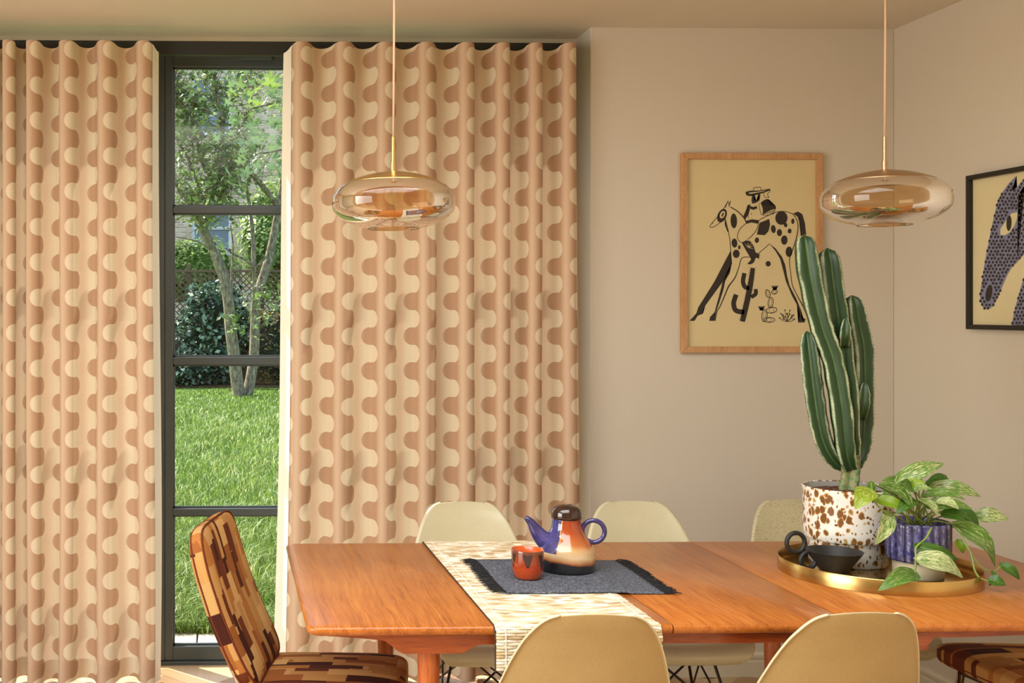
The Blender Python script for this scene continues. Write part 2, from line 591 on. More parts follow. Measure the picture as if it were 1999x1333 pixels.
def leaf_door(name, x0, x1, label, st=0.034):
    root = bpy.data.objects.new(name, None); C.objects.link(root)
    root['kind'] = 'structure'; root['label'] = label
    y0, y1 = Y_DOOR + 0.005, Y_DOOR + 0.06
    for xa, xb in ((x0, x0 + st), (x1 - st, x1)):
        s_ = obj('stile', MB().span((xa, y0, Z_BOT), (xb, y1, Z_HEAD - 0.045)), M_frame, root, bevel=0.003)
    obj('top_rail', MB().span((x0 + st, y0, Z_GT), (x1 - st, y1, Z_HEAD - 0.045)), M_frame, root, bevel=0.003)
    obj('bottom_rail', MB().span((x0 + st, y0, Z_BOT), (x1 - st, y1, Z_GB)), M_frame, root, bevel=0.003)
    levels = [Z_GT] + [z for b in BARS for z in b] + [Z_GB]
    for zt, zb in BARS:
        obj('glazing_bar', MB().span((x0 + st, y0, zb), (x1 - st, y1, zt)), M_frame, root, bevel=0.003)
    for i in range(0, len(levels), 2):
        zt, zb = levels[i], levels[i + 1]
        p = obj('glass_pane', MB().span((x0 + st, Y_DOOR + 0.036, zb), (x1 - st, Y_DOOR + 0.042, zt)), M_glass, root)
        g = MB(); e = 0.007
        for a, b in (((x0 + st, zb), (x0 + st + e, zt)), ((x1 - st - e, zb), (x1 - st, zt)), ((x0 + st, zb), (x1 - st, zb + e)), ((x0 + st, zt - e), (x1 - st, zt))):
            g.span((a[0], Y_DOOR + 0.022, a[1]), (b[0], Y_DOOR + 0.036, b[1]))
        obj('glazing_bead', g, M_frame, root)
    return root


d1 = leaf_door('door_1', XL_out + 0.012, XR_out, 'grey steel framed glazed door with three glazing bars')
leaf_door('window_1', DX0 + 0.02, XL_out + 0.0115, 'grey glazed panel behind the curtain')
struct('sun_block_pier', MB().span((X_RET - 0.32, Y_DOOR + 0.012, -0.05), (X_RET, Y_DOOR + 0.3, CEIL)), M_wall_r, 'plain pier added beside the glazing to block the sun')  # unseen pier, added to keep the sun off the wall return
leaf_door('window_2', XR_out + 0.008, X_RET - 0.322, 'grey glazed panel behind the wide curtain')
mb = MB()
mb.span((DX0, Y_DOOR - 0.005, Z_HEAD - 0.043), (X_RET, Y_DOOR + 0.08, CEIL - 0.02))
mb.span((DX0, Y_DOOR - 0.005, 0.0), (DX0 + 0.018, Y_DOOR + 0.08, CEIL - 0.02))
mb.span((X_RET - 0.028, Y_DOOR - 0.005, 0.0), (X_RET, Y_DOOR + 0.08, CEIL - 0.02))
mb.span((DX0, Y_DOOR - 0.01, -0.01), (X_RET, Y_DOOR + 0.09, 0.011))
struct('trim_2', mb, M_frame, 'grey steel frame around the glazed doors', bevel=0.002)
# door closer / vent box on the top rail
a = onY(467, 103, Y_DOOR); b = onY(531, 118, Y_DOOR)
obj('closer_box', MB().span((a.x, Y_DOOR - 0.014, b.z), (b.x, Y_DOOR + 0.01, a.z)), M_frame, d1, bevel=0.002)
p = onY(522, 109, Y_DOOR)
obj('screw_hole', MB().span((p.x - .003, Y_DOOR - 0.0155, p.z - .003), (p.x + .003, Y_DOOR - 0.013, p.z + .003)), M_gasket, d1)

# ================================================================== CURTAINS
def j0inv(target):
    lo, hi = 0.0, 2.2
    for _ in range(40):
        mid = (lo + hi) / 2
        th = np.linspace(0, 2 * PI, 200, endpoint=False)
        if np.cos(mid * np.cos(th)).mean() > target: lo = mid
        else: hi = mid
    return (lo + hi) / 2


Y_CUR = 4.435


M_sun_edge = plain('sun_edge_cream', srgb(238, 230, 212), 0.8, var=0.05, scale=120)  # cream colour standing in for sunlight on the curtain edges


def curtain(name, peaks_top, peaks_bot, u0_frac, u1_frac, mat, label, z_top, z_bot, flare0=0.0, flare1=0.0, lead='start'):
    """peaks: world x of the front of each wave; cloth runs from u0_frac waves before the first peak to u1_frac after the last."""
    NZ, NS = 56, 26
    n_w = len(peaks_top) - 1
    s_all = np.arange(0, (n_w + u0_frac + u1_frac) * NS + 1) / NS - u0_frac      # in waves, 0 at first peak
    verts = np.zeros((NZ + 1, len(s_all), 3)); uv = np.zeros((NZ + 1, len(s_all), 2))
    for iz in range(NZ + 1):
        f = iz / NZ
        pk = [t * (1 - f) + b * f for t, b in zip(peaks_top, peaks_bot)]
        pk = [p + 0.004 * math.sin(3.1 * f + 1.7 * i) * f for i, p in enumerate(pk)]
        pitch = [pk[i + 1] - pk[i] for i in range(n_w)]
        sub = 8
        ss = np.arange(s_all[0] * NS * sub, s_all[-1] * NS * sub + 1) / (NS * sub)
        wi = np.clip(np.floor(ss).astype(int), 0, n_w - 1)
        phis = np.array([j0inv(min(0.97, max(0.05, q / LAM))) for q in pitch])
        phi = phis[wi]
        th = phi * np.sin(2 * PI * ss)                       # tangent angle; 0 at the front of the wave
        dx = np.cos(th) * LAM / (NS * sub); dy = np.sin(th) * LAM / (NS * sub)
        x = np.concatenate([[0], np.cumsum(0.5 * (dx[1:] + dx[:-1]))]); y = np.concatenate([[0], np.cumsum(0.5 * (dy[1:] + dy[:-1]))])
        i0 = int(round(-ss[0] * NS * sub))
        x = x - x[i0] + pk[0]; y = y - y[i0]
        # keep the front of each wave in one plane
        fr_s = [i for i in range(n_w + 1)]
        fr_y = [y[i0 + i * NS * sub] for i in range(n_w + 1)]
        y = y - np.interp(ss, fr_s, fr_y)
        fr_x = [x[i0 + i * NS * sub] for i in range(n_w + 1)]
        x = x + np.interp(ss, fr_s, np.array(pk) - np.array(fr_x))
        x, y = x[::sub], y[::sub]
        depth = y + Y_CUR - 0.045
        wob = 0.006 * np.sin(2.3 * s_all + 5 * f) * f
        e0 = np.clip((s_all[0] + 0.35 - s_all) / 0.35, 0, 1); e1 = np.clip((s_all - s_all[-1] + 0.35) / 0.35, 0, 1)
        z = z_top * (1 - f) + (z_bot + 0.006 * np.sin(4 * s_all)) * f
        verts[iz, :, 0] = x + wob + flare0 * e0 * f + flare1 * e1 * f
        verts[iz, :, 1] = depth
        verts[iz, :, 2] = z - (0.02 * (e0 + e1) + 0.012 * np.clip(y / 0.08, 0, 1.2)) * (1 - f) ** 10
        uv[iz, :, 0] = s_all * LAM
        uv[iz, :, 1] = z
    m = len(s_all)
    mb = MB(); mb.v = [tuple(p) for p in verts.reshape(-1, 3)]
    mb.f = [(i * m + j, (i + 1) * m + j, (i + 1) * m + j + 1, i * m + j + 1) for i in range(NZ) for j in range(m - 1)]
    o = obj(name, mb, mat, smooth=True, uv=uv.reshape(-1, 2))
    tag(o, label, 'curtain')
    # stitched bottom hem (a second thickness of cloth)
    hz = 0.075
    hv = []; huv = []
    for fz in (0.0, 0.5, 1.0):
        for j in range(m):
            a = Vector(verts[NZ, j]); b = Vector(verts[NZ - 2, j])
            t_ = min(1.0, hz / max(1e-6, (b.z - a.z))) * fz
            p = a.lerp(b, t_); j2, j1 = min(j + 1, m - 1), max(j - 1, 0)
            tg = Vector(verts[NZ, j2]) - Vector(verts[NZ, j1]); nrm = Vector((tg.y, -tg.x, 0)).normalized()
            hv.append(tuple(p + nrm * 0.0012)); huv.append((s_all[j] * LAM, p.z))
    hb = MB(); hb.v = hv
    hb.f = [((i + 1) * m + j, i * m + j, i * m + j + 1, (i + 1) * m + j + 1) for i in range(2) for j in range(m - 1)]
    obj('hem', hb, mat, o, smooth=True, uv=huv)
    # pale strip along the opening, painting the sun-washed edge of the cloth
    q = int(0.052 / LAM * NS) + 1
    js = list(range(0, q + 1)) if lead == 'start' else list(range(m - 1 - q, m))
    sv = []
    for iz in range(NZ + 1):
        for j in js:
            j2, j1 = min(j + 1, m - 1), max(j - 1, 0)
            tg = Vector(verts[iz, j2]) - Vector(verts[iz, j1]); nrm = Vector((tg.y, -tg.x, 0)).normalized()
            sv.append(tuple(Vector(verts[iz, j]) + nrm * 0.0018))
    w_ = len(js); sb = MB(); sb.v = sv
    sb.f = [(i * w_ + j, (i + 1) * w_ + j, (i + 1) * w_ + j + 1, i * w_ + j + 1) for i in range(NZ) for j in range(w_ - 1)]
    obj('sun_washed_edge', sb, M_sun_edge, o, smooth=True)
    return o


def wx(px): return onY(px, 600, Y_CUR - 0.045).x
ZT = onY(600, 80, Y_CUR - 0.045).z
LEFT_T = [-130, -75, -28, 14, 61, 128, 204, 281]
LEFT_B = [-130, -76, -28, 14, 62, 130, 205, 283]
RIGHT_T = [589, 672, 754, 834, 913, 984, 1048, 1114]
RIGHT_B = [584, 668, 752, 834, 913, 984, 1048, 1117]
M_cur_l = curtain_mat('curtain_print', 0.022, 0.032)
M_cur_r = curtain_mat('curtain_print_wide', 0.020, 0.046)
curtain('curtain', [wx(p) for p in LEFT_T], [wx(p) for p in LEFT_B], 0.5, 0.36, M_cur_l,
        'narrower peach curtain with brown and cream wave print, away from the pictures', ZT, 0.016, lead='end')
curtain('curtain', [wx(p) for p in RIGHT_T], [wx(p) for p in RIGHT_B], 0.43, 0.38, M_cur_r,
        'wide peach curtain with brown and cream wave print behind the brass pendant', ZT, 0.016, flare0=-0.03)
# track behind the heading, fixed to the steel head frame
Y_TRK = Y_CUR + 0.085
mb = MB()
mb.span((DX0, Y_TRK - 0.012, ZT - 0.030), (X_RET - 0.075, Y_TRK + 0.012, ZT + 0.026))
trk = obj('curtain_track', mb, M_track, bevel=0.002)
tag(trk, 'slim black curtain track above the glass door', 'curtain track')
for x in (-1.5, -0.9, 0.45, 0.8, 1.3):
    obj('bracket', MB().span((x - .01, Y_TRK + .012, ZT - .02), (x + .01, Y_DOOR - .005, ZT + .0)), M_track, trk)

# ================================================================== TABLE
TZ = 0.735
TX0, TX1 = onZ(578, 1140, TZ).x, 2.325
TY0, TY1 = onZ(1000, 1222.5, TZ).y, onZ(1000, 1058, TZ).y
SEAM0 = onZ(1290, 1203, TZ).x
SEAM1 = SEAM0 + 0.428
print('table', TX0, TX1, TY0, TY1, SEAM0)
table = thing('dining_table', 'long orange-brown teak extending dining table with round tapered legs', 'table', ((TX0 + TX1) / 2, (TY0 + TY1) / 2, 0))
tc = Vector(table.location)


def tabletop(x0, x1, corners, taper0, taper1):
    # boards with softened edges; the free end thins out underneath
    rs = []
    for dz, ins in ((-0.022, 0.008), (-0.018, 0.002), (-0.010, 0.0), (-0.004, 0.001), (-0.0012, 0.004), (0.0, 0.008)):
        pts = rrect(x0 + (ins if taper0 else 0.0006), x1 - (ins if taper1 else 0.0006), TY0 + ins, TY1 - ins, corners)
        rs.append([(p[0] - tc.x, p[1] - tc.y, TZ + dz) for p in pts])
    mb = MB().rings(rs)
    return mb


TOPS = [(TX0, SEAM0 - .0012, [0.001, 0.03, 0.03, 0.001], True, False), (SEAM0 + .0012, SEAM1 - .0012, 0.001, False, False), (SEAM1 + .0012, TX1, [0.03, 0.001, 0.001, 0.03], False, True)]
for k, args in enumerate(TOPS):
    m = wood_mat('teak_top', TEAK, loc=(k * 3.7, k * 1.3, 0))
    obj('tabletop_board', tabletop(*args), m, table, auto=50)
# long aprons with curved brackets round the legs
LEGS = {0: (onY(837, 1240, TY0 + 0.06).x, 1.645), 1: (onY(837, 1240, TY0 + 0.06).x, 1.662)}
ay0, ay1 = TY0 + 0.03, TY1 - 0.03


def apron_profile(x, LEGX):
    z = TZ - 0.022
    d = min(abs(x - LEGX[0]), abs(x - LEGX[1]) * (6.0 if x > LEGX[1] else 1.0))
    if x < LEGX[0]:
        e = (x - (TX0 + 0.06)) / (LEGX[0] - 0.10 - TX0 - 0.06)
        base = 0.004 + 0.012 * max(0, min(1, e)) ** 1.2
    elif x > LEGX[1]:
        e = ((TX1 - 0.06) - x) / (TX1 - 0.06 - LEGX[1] - 0.10)
        base = 0.004 + 0.012 * max(0, min(1, e)) ** 1.2
    else:
        base = 0.026 if d > 0.02 else 0.026
    k = max(0.0, min(1.0, (0.115 - d) / 0.05)); k = k * k * (3 - 2 * k)
    return z, z - (base * (1 - k) + 0.046 * k)


for side_, yc in ((0, ay0), (1, ay1)):
    mb = MB(); rs = []
    for x in np.linspace(TX0 + 0.05, TX1 - 0.05, 140):
        zt, zb = apron_profile(x, LEGS[side_])
        rs.append([(x - tc.x, yc - 0.011 - tc.y, zb), (x - tc.x, yc + 0.011 - tc.y, zb), (x - tc.x, yc + 0.011 - tc.y, zt), (x - tc.x, yc - 0.011 - tc.y, zt)])
    mb.rings(rs)
    obj('apron', mb, M_teak_dark, table, auto=35)
for kx in (0, 1):
    x = LEGS[1][kx]
    obj('cross_rail', MB().span((x - 0.012 - tc.x, ay0 + 0.01 - tc.y, TZ - 0.075), (x + 0.012 - tc.x, ay1 - 0.01 - tc.y, TZ - 0.022)), M_teak_dark, table, bevel=0.002)
    for side_, y in ((0, TY0 + (0.062 if kx == 0 else 0.085)), (1, TY1 - 0.16)):
        x = LEGS[side_][kx]
        prof = [(0.0, 0.0), (0.013, 0.0), (0.015, 0.004), (0.0195, 0.25), (0.0255, 0.55), (0.0265, 0.70), (0.0265, TZ - 0.0225), (0, TZ - 0.0225)]
        obj('leg', MB().lathe(prof, 28, (x - tc.x, y - tc.y, 0)), M_teak_leg, table, auto=40)

# ================================================================== SHELL CHAIRS
def shell_mesh():
    prof = [(0.226, 0.392), (0.238, 0.404), (0.240, 0.418), (0.228, 0.432), (0.20, 0.440), (0.15, 0.438), (0.08, 0.428), (0.0, 0.419), (-0.07, 0.417),
            (-0.125, 0.425), (-0.165, 0.448), (-0.192, 0.485), (-0.208, 0.525), (-0.222, 0.582), (-0.237, 0.640), (-0.253, 0.697), (-0.268, 0.746),
            (-0.279, 0.776), (-0.284, 0.792), (-0.286, 0.800), (-0.2865, 0.8035)]
    hw = [0.150, 0.170, 0.184, 0.197, 0.207, 0.215, 0.221, 0.2245, 0.2255, 0.225, 0.223, 0.219, 0.215, 0.203, 0.188, 0.171, 0.151, 0.132, 0.116, 0.099, 0.078]
    pts = smoothpath([(0, a, b) for a, b in prof], 3)
    ws = [float(q) for q in np.interp(np.linspace(0, len(hw) - 1, len(pts)), range(len(hw)), hw)]
    NU = 28
    rows = []
    for i, p in enumerate(pts):
        t = (pts[min(i + 1, len(pts) - 1)] - pts[max(i - 1, 0)]).normalized()
        nrm = Vector((0, -t.z, t.y))            # towards the sitter (up on the seat, forward on the back)
        if nrm.z < 0 and i < 10 and p.z > 0.43: nrm = -nrm
        v = i / (len(pts) - 1)
        if v < 0.2: nrm = Vector((0, 0, 1)).lerp(Vector((0, 0, 1)), 1)
        elif v < 0.35: pass
        row = []
        for j in range(NU + 1):
            u = -1 + 2 * j / NU
            x = ws[i] * math.sin(u * PI / 2 * 0.985) / math.sin(PI / 2 * 0.985)
            au = abs(x) / max(ws)
            seat = 1 - min(1, max(0, (v - 0.35) / 0.25))
            dish = (0.026 * au ** 2.4) * seat + (1 - seat) * 0.062 * au ** 2.2
            front = min(1, max(0, (v - 0.08) / 0.2))
            # rolled rim
            edge = max(0.0, (abs(u) - 0.90) / 0.10)
            dish = dish * (0.35 + 0.65 * front) - 0.006 * edge * edge
            if v < 0.30: n2 = Vector((0, 0, 1))
            elif v < 0.62:
                k = (v - 0.30) / 0.32
                n2 = Vector((0, math.sin(k * PI / 2), math.cos(k * PI / 2)))
            else: n2 = Vector((0, 1.0, 0.0))
            k3 = min(1.0, max(0.0, (v - 0.6) / 0.3)); k3 = k3 * k3 * (3 - 2 * k3)
            row.append(p + Vector((x, 0, -0.014 * k3 * (x / 0.12) ** 2)) + n2 * dish)
        rows.append(row)
    mb = MB()
    n = NU + 1
    mb.v = [tuple(q) for r in rows for q in r]
    mb.f = [(i * n + j, i * n + j + 1, (i + 1) * n + j + 1, (i + 1) * n + j) for i in range(len(rows) - 1) for j in range(NU)]
    return mb


def make_chair(label, inner=None):
    root = thing('shell_chair', label, 'chair', group='cream shell chairs round the table')
    sh = obj('shell', shell_mesh(), [M_shell_out, inner or M_shell_in], root, smooth=True)
    so = sh.modifiers.new('solid', 'SOLIDIFY'); so.thickness = 0.006; so.offset = -1.0; so.material_offset = 1; so.material_offset_rim = 1
    sb = sh.modifiers.new('sub', 'SUBSURF'); sb.levels = 1; sb.render_levels = 1
    # wire base
    top = {}
    for sx in (-1, 1):
        for sy in (-1, 1):
            top[sx, sy] = Vector((sx * 0.105, sy * 0.095 - 0.01, 0.408))
            obj('shock_mount', MB().lathe([(0, -.012), (.017, -.012), (.019, 0.004), (0, .004)], 16, top[sx, sy]), M_gasket, root, smooth=True)
    for (sx, sy), p in top.items():
        foot = Vector((sx * 0.215, sy * 0.205 - 0.02, 0.0))
        obj('leg', MB().tube([p, p + Vector((sx * .012, sy * .012, -.012)), foot + Vector((0, 0, .012)), foot], [0.0048] * 4, 8), M_wire, root, smooth=True)
        obj('glide', MB().lathe([(0, 0), (.009, 0), (.010, .006), (.006, .016), (0, .016)], 12, foot), M_gasket, root, smooth=True)
    for sx in (-1, 1):
        node = Vector((sx * 0.02, -0.01, 0.25))
        for sy in (-1, 1):
            a = top[sx, sy]; b = Vector((sx * 0.215, sy * 0.205 - 0.02, 0.0)); o2 = top[sx, -sy]
            m1 = a.lerp(b, 0.55)
            obj('brace', MB().tube([o2, m1], 0.0035, 6), M_wire, root, smooth=True)
            c2 = top[-sx, sy]
            obj('brace', MB().tube([c2, m1], 0.0035, 6), M_wire, root, smooth=True)
    obj('mount_frame', MB().tube([top[-1, -1], top[1, -1], top[1, 1], top[-1, 1]], 0.004, 6, closed=True), M_wire, root, smooth=True)
    return root


YB = 3.625
ch0 = make_chair('cream moulded shell chair behind the far end of the straw runner')
ch0.location = (onY(907, 985, 3.9).x, YB, 0); ch0.rotation_euler = (0, 0, PI + 0.02)
dup(ch0, (onY(1232, 985, 3.9).x, YB, 0), PI - 0.02, 'cream moulded shell chair directly behind the teapot handle')
ch3 = make_chair('worn cream shell chair with scuffed back behind the spotted cactus pot', M_shell_worn)
ch3.location = (onY(1548, 985, 3.93).x, YB + 0.02, 0); ch3.rotation_euler = (0, 0, PI + 0.03)
YN = 2.735
dup(ch0, (onY(1172, 1200, YN - .285).x, YN, 0), -0.03, 'cream shell chair with its tan back turned, in front of the straw runner')
dup(ch0, (onY(1671, 1200, YN - .285).x, YN, 0), 0.06, 'cream shell chair with its tan back turned, in front of the brass tray')

# ================================================================== PATCHWORK CHAIRS
def patch_mat(name, su, sv, seed):
    t = NT(name)
    uvn = t.n('ShaderNodeUVMap').outputs[0]
    u, v, _ = t.sep(uvn)
    wob = t.noise(t.comb(u, v, seed), 9.0, 1.0)
    u = t.math('ADD', u, t.math('MULTIPLY', wob, 0.012))

    def layer(du, dv, sd):
        ci = t.math('FLOOR', t.math('DIVIDE', u, du))
        rn = t.n('ShaderNodeTexWhiteNoise', {'Vector': t.comb(ci, sd, seed)}, noise_dimensions='3D').outputs[0]
        vv = t.math('ADD', t.math('DIVIDE', v, dv), t.math('MULTIPLY', rn, 7.0))
        ri = t.math('FLOOR', vv)
        return t.n('ShaderNodeTexWhiteNoise', {'Vector': t.comb(ci, ri, sd + seed)}, noise_dimensions='3D')
    a = layer(su, sv, 1.3); b = layer(su * 1.7, sv * 0.8, 5.1)
    use = t.math('GREATER_THAN', b.outputs[0], 0.62)
    key = t.math('ADD', t.math('MULTIPLY', a.outputs[0], t.math('SUBTRACT', 1.0, use)), t.math('MULTIPLY', t.math('FRACT', t.math('MULTIPLY', b.outputs[0], 13.7)), use))
    c = t.ramp(key, [(0.0, srgb(62, 26, 16)), (0.10, srgb(96, 44, 26)), (0.22, srgb(188, 140, 80)), (0.46, srgb(168, 110, 54)), (0.60, srgb(200, 158, 98)),
                     (0.82, srgb(146, 88, 42)), (0.90, srgb(180, 136, 80))], 'CONSTANT')
    stripe = t.math('GREATER_THAN', t.math('SINE', t.math('MULTIPLY', v, 1500.0)), 0.2)
    on = t.math('MULTIPLY', t.math('GREATER_THAN', t.math('FRACT', t.math('MULTIPLY', key, 29.0)), 0.66), 0.45)
    c = t.mix(t.math('MULTIPLY', stripe, on), c, srgb(120, 66, 28))
    pile = t.noise(t.comb(u, v, 0.0), 420.0, 3.0, 0.7)
    k = t.math('MULTIPLY_ADD', pile, 0.5, 0.75)
    c = t.mix(1.0, c, t.comb(k, k, k), 'MULTIPLY')
    return t.done(t.pbr(c, 0.8, 0, t.bump(t.math('ADD', pile, t.math('MULTIPLY', key, 1.5)), 0.35, 0.002), 0.15, sheen=0.0))


M_patch = patch_mat('patchwork_velvet', 0.031, 0.105, 2.0)
M_patch_seat = patch_mat('patchwork_velvet_seat', 0.028, 0.15, 9.0)


def sgnpow(x, e): return math.copysign(abs(x) ** e, x)


def cushion(a, b, c, e1, e2, nu=64, nv=40):
    """superquadric pad, half sizes a (x) b (y) c (z); flat plan in the y-z plane for a back, x-y for a seat"""
    vs = []; fs = []
    for i in range(nv + 1):
        et = -PI / 2 + PI * i / nv
        for j in range(nu):
            om = 2 * PI * j / nu
            vs.append((a * sgnpow(math.cos(et), e1) * sgnpow(math.cos(om), e2), b * sgnpow(math.cos(et), e1) * sgnpow(math.sin(om), e2), c * sgnpow(math.sin(et), e1)))
    for i in range(nv):
        for j in range(nu):
            j2 = (j + 1) % nu
            fs.append((i * nu + j, i * nu + j2, (i + 1) * nu + j2, (i + 1) * nu + j))
    return vs, fs


def make_patch_chair(label):
    """local: sitter faces +x, origin on the floor under the seat centre"""
    root = thing('patchwork_chair', label, 'chair', group='patchwork chairs at the table ends')
    # seat pad
    vs, fs = cushion(0.225, 0.215, 0.036, 0.45, 0.30)
    mb = MB(); uv = []
    for x, y, z in vs:
        z2 = z + 0.008 * (1 - (x / .225) ** 2) * (1 - (y / .215) ** 2) * (1 if z > 0 else 0)
        mb.v.append((x, y, 0.430 + z2 + 0.05 * x)); dz = 0.036 - z; ax = abs(x) / .225 > abs(y) / .215
        uv.append((y + (0 if ax else math.copysign(dz, y)) + 1, x + (math.copysign(dz, x) if ax else 0) + 1))
    mb.f = fs
    seat = obj('seat', mb, M_patch_seat, root, smooth=True, uv=uv)
    ring = [(0.222 * sgnpow(math.cos(t), .30), 0.212 * sgnpow(math.sin(t), .30), 0.430 + 0.05 * 0.222 * sgnpow(math.cos(t), .30) - 0.012) for t in np.linspace(0, 2 * PI, 80, endpoint=False)]
    obj('piping', MB().tube(ring, 0.0035, 6, closed=True), M_patch, seat, smooth=True)
    # back pad, reclined
    rec = math.radians(21)
    Mx = Matrix.Rotation(-rec, 3, 'Y')
    H = 0.215
    vs, fs = cushion(0.205, 0.225, 0.034, 0.5, 0.32)
    mb = MB(); uv = []

    def place(y, w, th):
        # y across, w up the back, th forward thickness
        bend = 0.035 * (w / 0.225) ** 2 - 0.02 * (y / .2) ** 2 * -1
        p = Mx @ Vector((th + bend * 0.6, 0, w))
        return Vector((p.x - 0.275, y, p.z + 0.655))
    for x, y, z in vs:
        mb.v.append(tuple(place(x, y, z))); dz = 0.034 - z; ax = abs(x) / .205 > abs(y) / .225
        uv.append((x + (math.copysign(dz, x) if ax else 0) + 2, y + (0 if ax else math.copysign(dz, y)) + 2))
    mb.f = fs
    back = obj('backrest', mb, M_patch, root, smooth=True, uv=uv)
    for th in (-0.014, 0.018):
        ring = [tuple(place(0.2025 * sgnpow(math.cos(t), .32), 0.2225 * sgnpow(math.sin(t), .32), th)) for t in np.linspace(0, 2 * PI, 80, endpoint=False)]
        obj('piping', MB().tube(ring, 0.003, 6, closed=True), M_patch, back, smooth=True)
    # tubular frame
    for sy in (-1, 1):
        y = sy * 0.16
        obj('back_tube', MB().tube(smoothpath([place(y, -0.10, -0.022), place(y, -0.17, -0.024), (-0.17, y, 0.40), (0.0, y, 0.385), (0.15, y, 0.388)], 6), 0.009, 10), M_chrome, root, smooth=True)
        for sx in (-1, 1):
            obj('leg', MB().tube([(sx * 0.15, y, 0.39), (sx * 0.19, sy * 0.19, 0.01), (sx * 0.19, sy * 0.19, 0.0)], [0.011, 0.009, 0.009], 10), M_chrome, root, smooth=True)
    obj('seat_rail', MB().tube([(0.15, -0.16, 0.388), (0.15, 0.16, 0.388)], 0.009, 10), M_chrome, root, smooth=True)
    obj('seat_rail', MB().tube([(-0.15, -0.16, 0.39), (-0.15, 0.16, 0.39)], 0.009, 10), M_chrome, root, smooth=True)
    return root


pc = make_patch_chair('brown patchwork velvet chair at the table end beside the glass door')
pc.location = (0.275, 3.13, 0); pc.rotation_euler = (0, 0, math.radians(-13))
dup(pc, (2.36, 3.17, 0), PI + math.radians(4), 'brown patchwork velvet chair at the table end below the spotted horse print')

# ================================================================== PENDANTS
def pendant(px, py_top, Y, label, metal, k=1.0):
    p = onY(px, py_top, Y)                              # top of the metal cap
    root = thing('pendant_lamp', label, 'lamp', (p.x, p.y, CEIL), group='amber glass pendant lamps')
    L = p.z - CEIL
    r = 0.165 * k
    # profile of blown glass (z from the cap top)
    glass = smoothpath([(0.124 * k, 0, -0.0275), (0.146 * k, 0, -0.042), (0.162 * k, 0, -0.062), (r, 0, -0.084), (0.160 * k, 0, -0.106),
                        (0.138 * k, 0, -0.127), (0.108 * k, 0, -0.141), (0.080 * k, 0, -0.149), (0.070 * k, 0, -0.1525)], 6)
    glass += smoothpath([(0.068 * k, 0, -0.151), (0.063 * k, 0, -0.140), (0.052 * k, 0, -0.126), (0.030 * k, 0, -0.114), (0.0, 0, -0.110)], 6)
    g = obj('glass_shade', MB().lathe([(max(q.x, 0), q.z + L) for q in glass], 72), M_amber, root, smooth=True)
    obj('shade_rim', MB().tube([(0.0695 * k * math.cos(t), 0.0695 * k * math.sin(t), L - 0.1525) for t in np.linspace(0, 2 * PI, 48, endpoint=False)], 0.0014, 6, closed=True), M_amber, g, smooth=True)
    cap = smoothpath([(0.010, 0, 0.002), (0.035, 0, -0.001), (0.070, 0, -0.008), (0.104, 0, -0.0185), (0.127 * k, 0, -0.0285)], 5)
    prof = [(0, L + 0.002)] + [(q.x, q.z + L) for q in cap] + [(0.1255 * k, L - 0.0300)] + [(q.x * 0.985, q.z + L - 0.003) for q in reversed(cap)] + [(0, L - 0.002)]
    obj('metal_cap', MB().lathe(prof, 64), metal, root, smooth=True)
    obj('lamp_holder', MB().lathe([(0, L - .003), (.030, L - .003), (.032, L - .012), (.026, L - .026), (0, L - .028)], 32), metal, root, smooth=True)
    obj('ferrule', MB().lathe([(0, L + .026), (.0078, L + .026), (.0078, L), (0, L)], 20), metal, root, auto=40)
    obj('stem', MB().lathe([(0, L + .095), (.0055, L + .095), (.0055, L + .024), (0, L + .024)], 16), metal, root, auto=40)
    obj('cord', MB().tube([(0, 0, L + .09), (0.002, 0, (L + .09) / 2), (0, 0, -0.02)], 0.0030, 8), M_cord, root, smooth=True)
    obj('ceiling_rose', MB().lathe([(0, 0), (.05, 0), (.05, -.018), (.046, -.022), (0, -.022)], 40), metal, root, auto=40)
    return root


pendant(768, 336, 3.03, 'amber glass pendant lamp with brass cap hanging before the wide curtain', M_brass)
pendant(1727, 333, 3.12, 'amber glass pendant lamp with rose-tinted cap hanging before the beige walls', M_rose, 1.0)

# ================================================================== ON THE TABLE
# --- straw runner
RX0, RX1 = onZ(895, 1140, TZ).x, onZ(1230, 1177, TZ).x
print('runner', RX0, RX1)


def straw_mat():
    t = NT('straw')
    at = t.n('ShaderNodeAttribute', attribute_name='tone').outputs['Fac']
    nz = t.noise(t.coord('Object', (30, 400, 400)), 1.0, 3.0)
    f = t.math('ADD', t.math('MULTIPLY', at, 0.8), t.math('MULTIPLY', nz, 0.25))
    c = t.ramp(f, [(0.1, srgb(170, 138, 96)), (0.3, srgb(206, 184, 144)), (0.65, srgb(222, 210, 182)), (0.9, srgb(240, 236, 222))])
    return t.done(t.pbr(c, 0.6, 0, t.bump(nz, 0.2, 0.0006), 0.3))


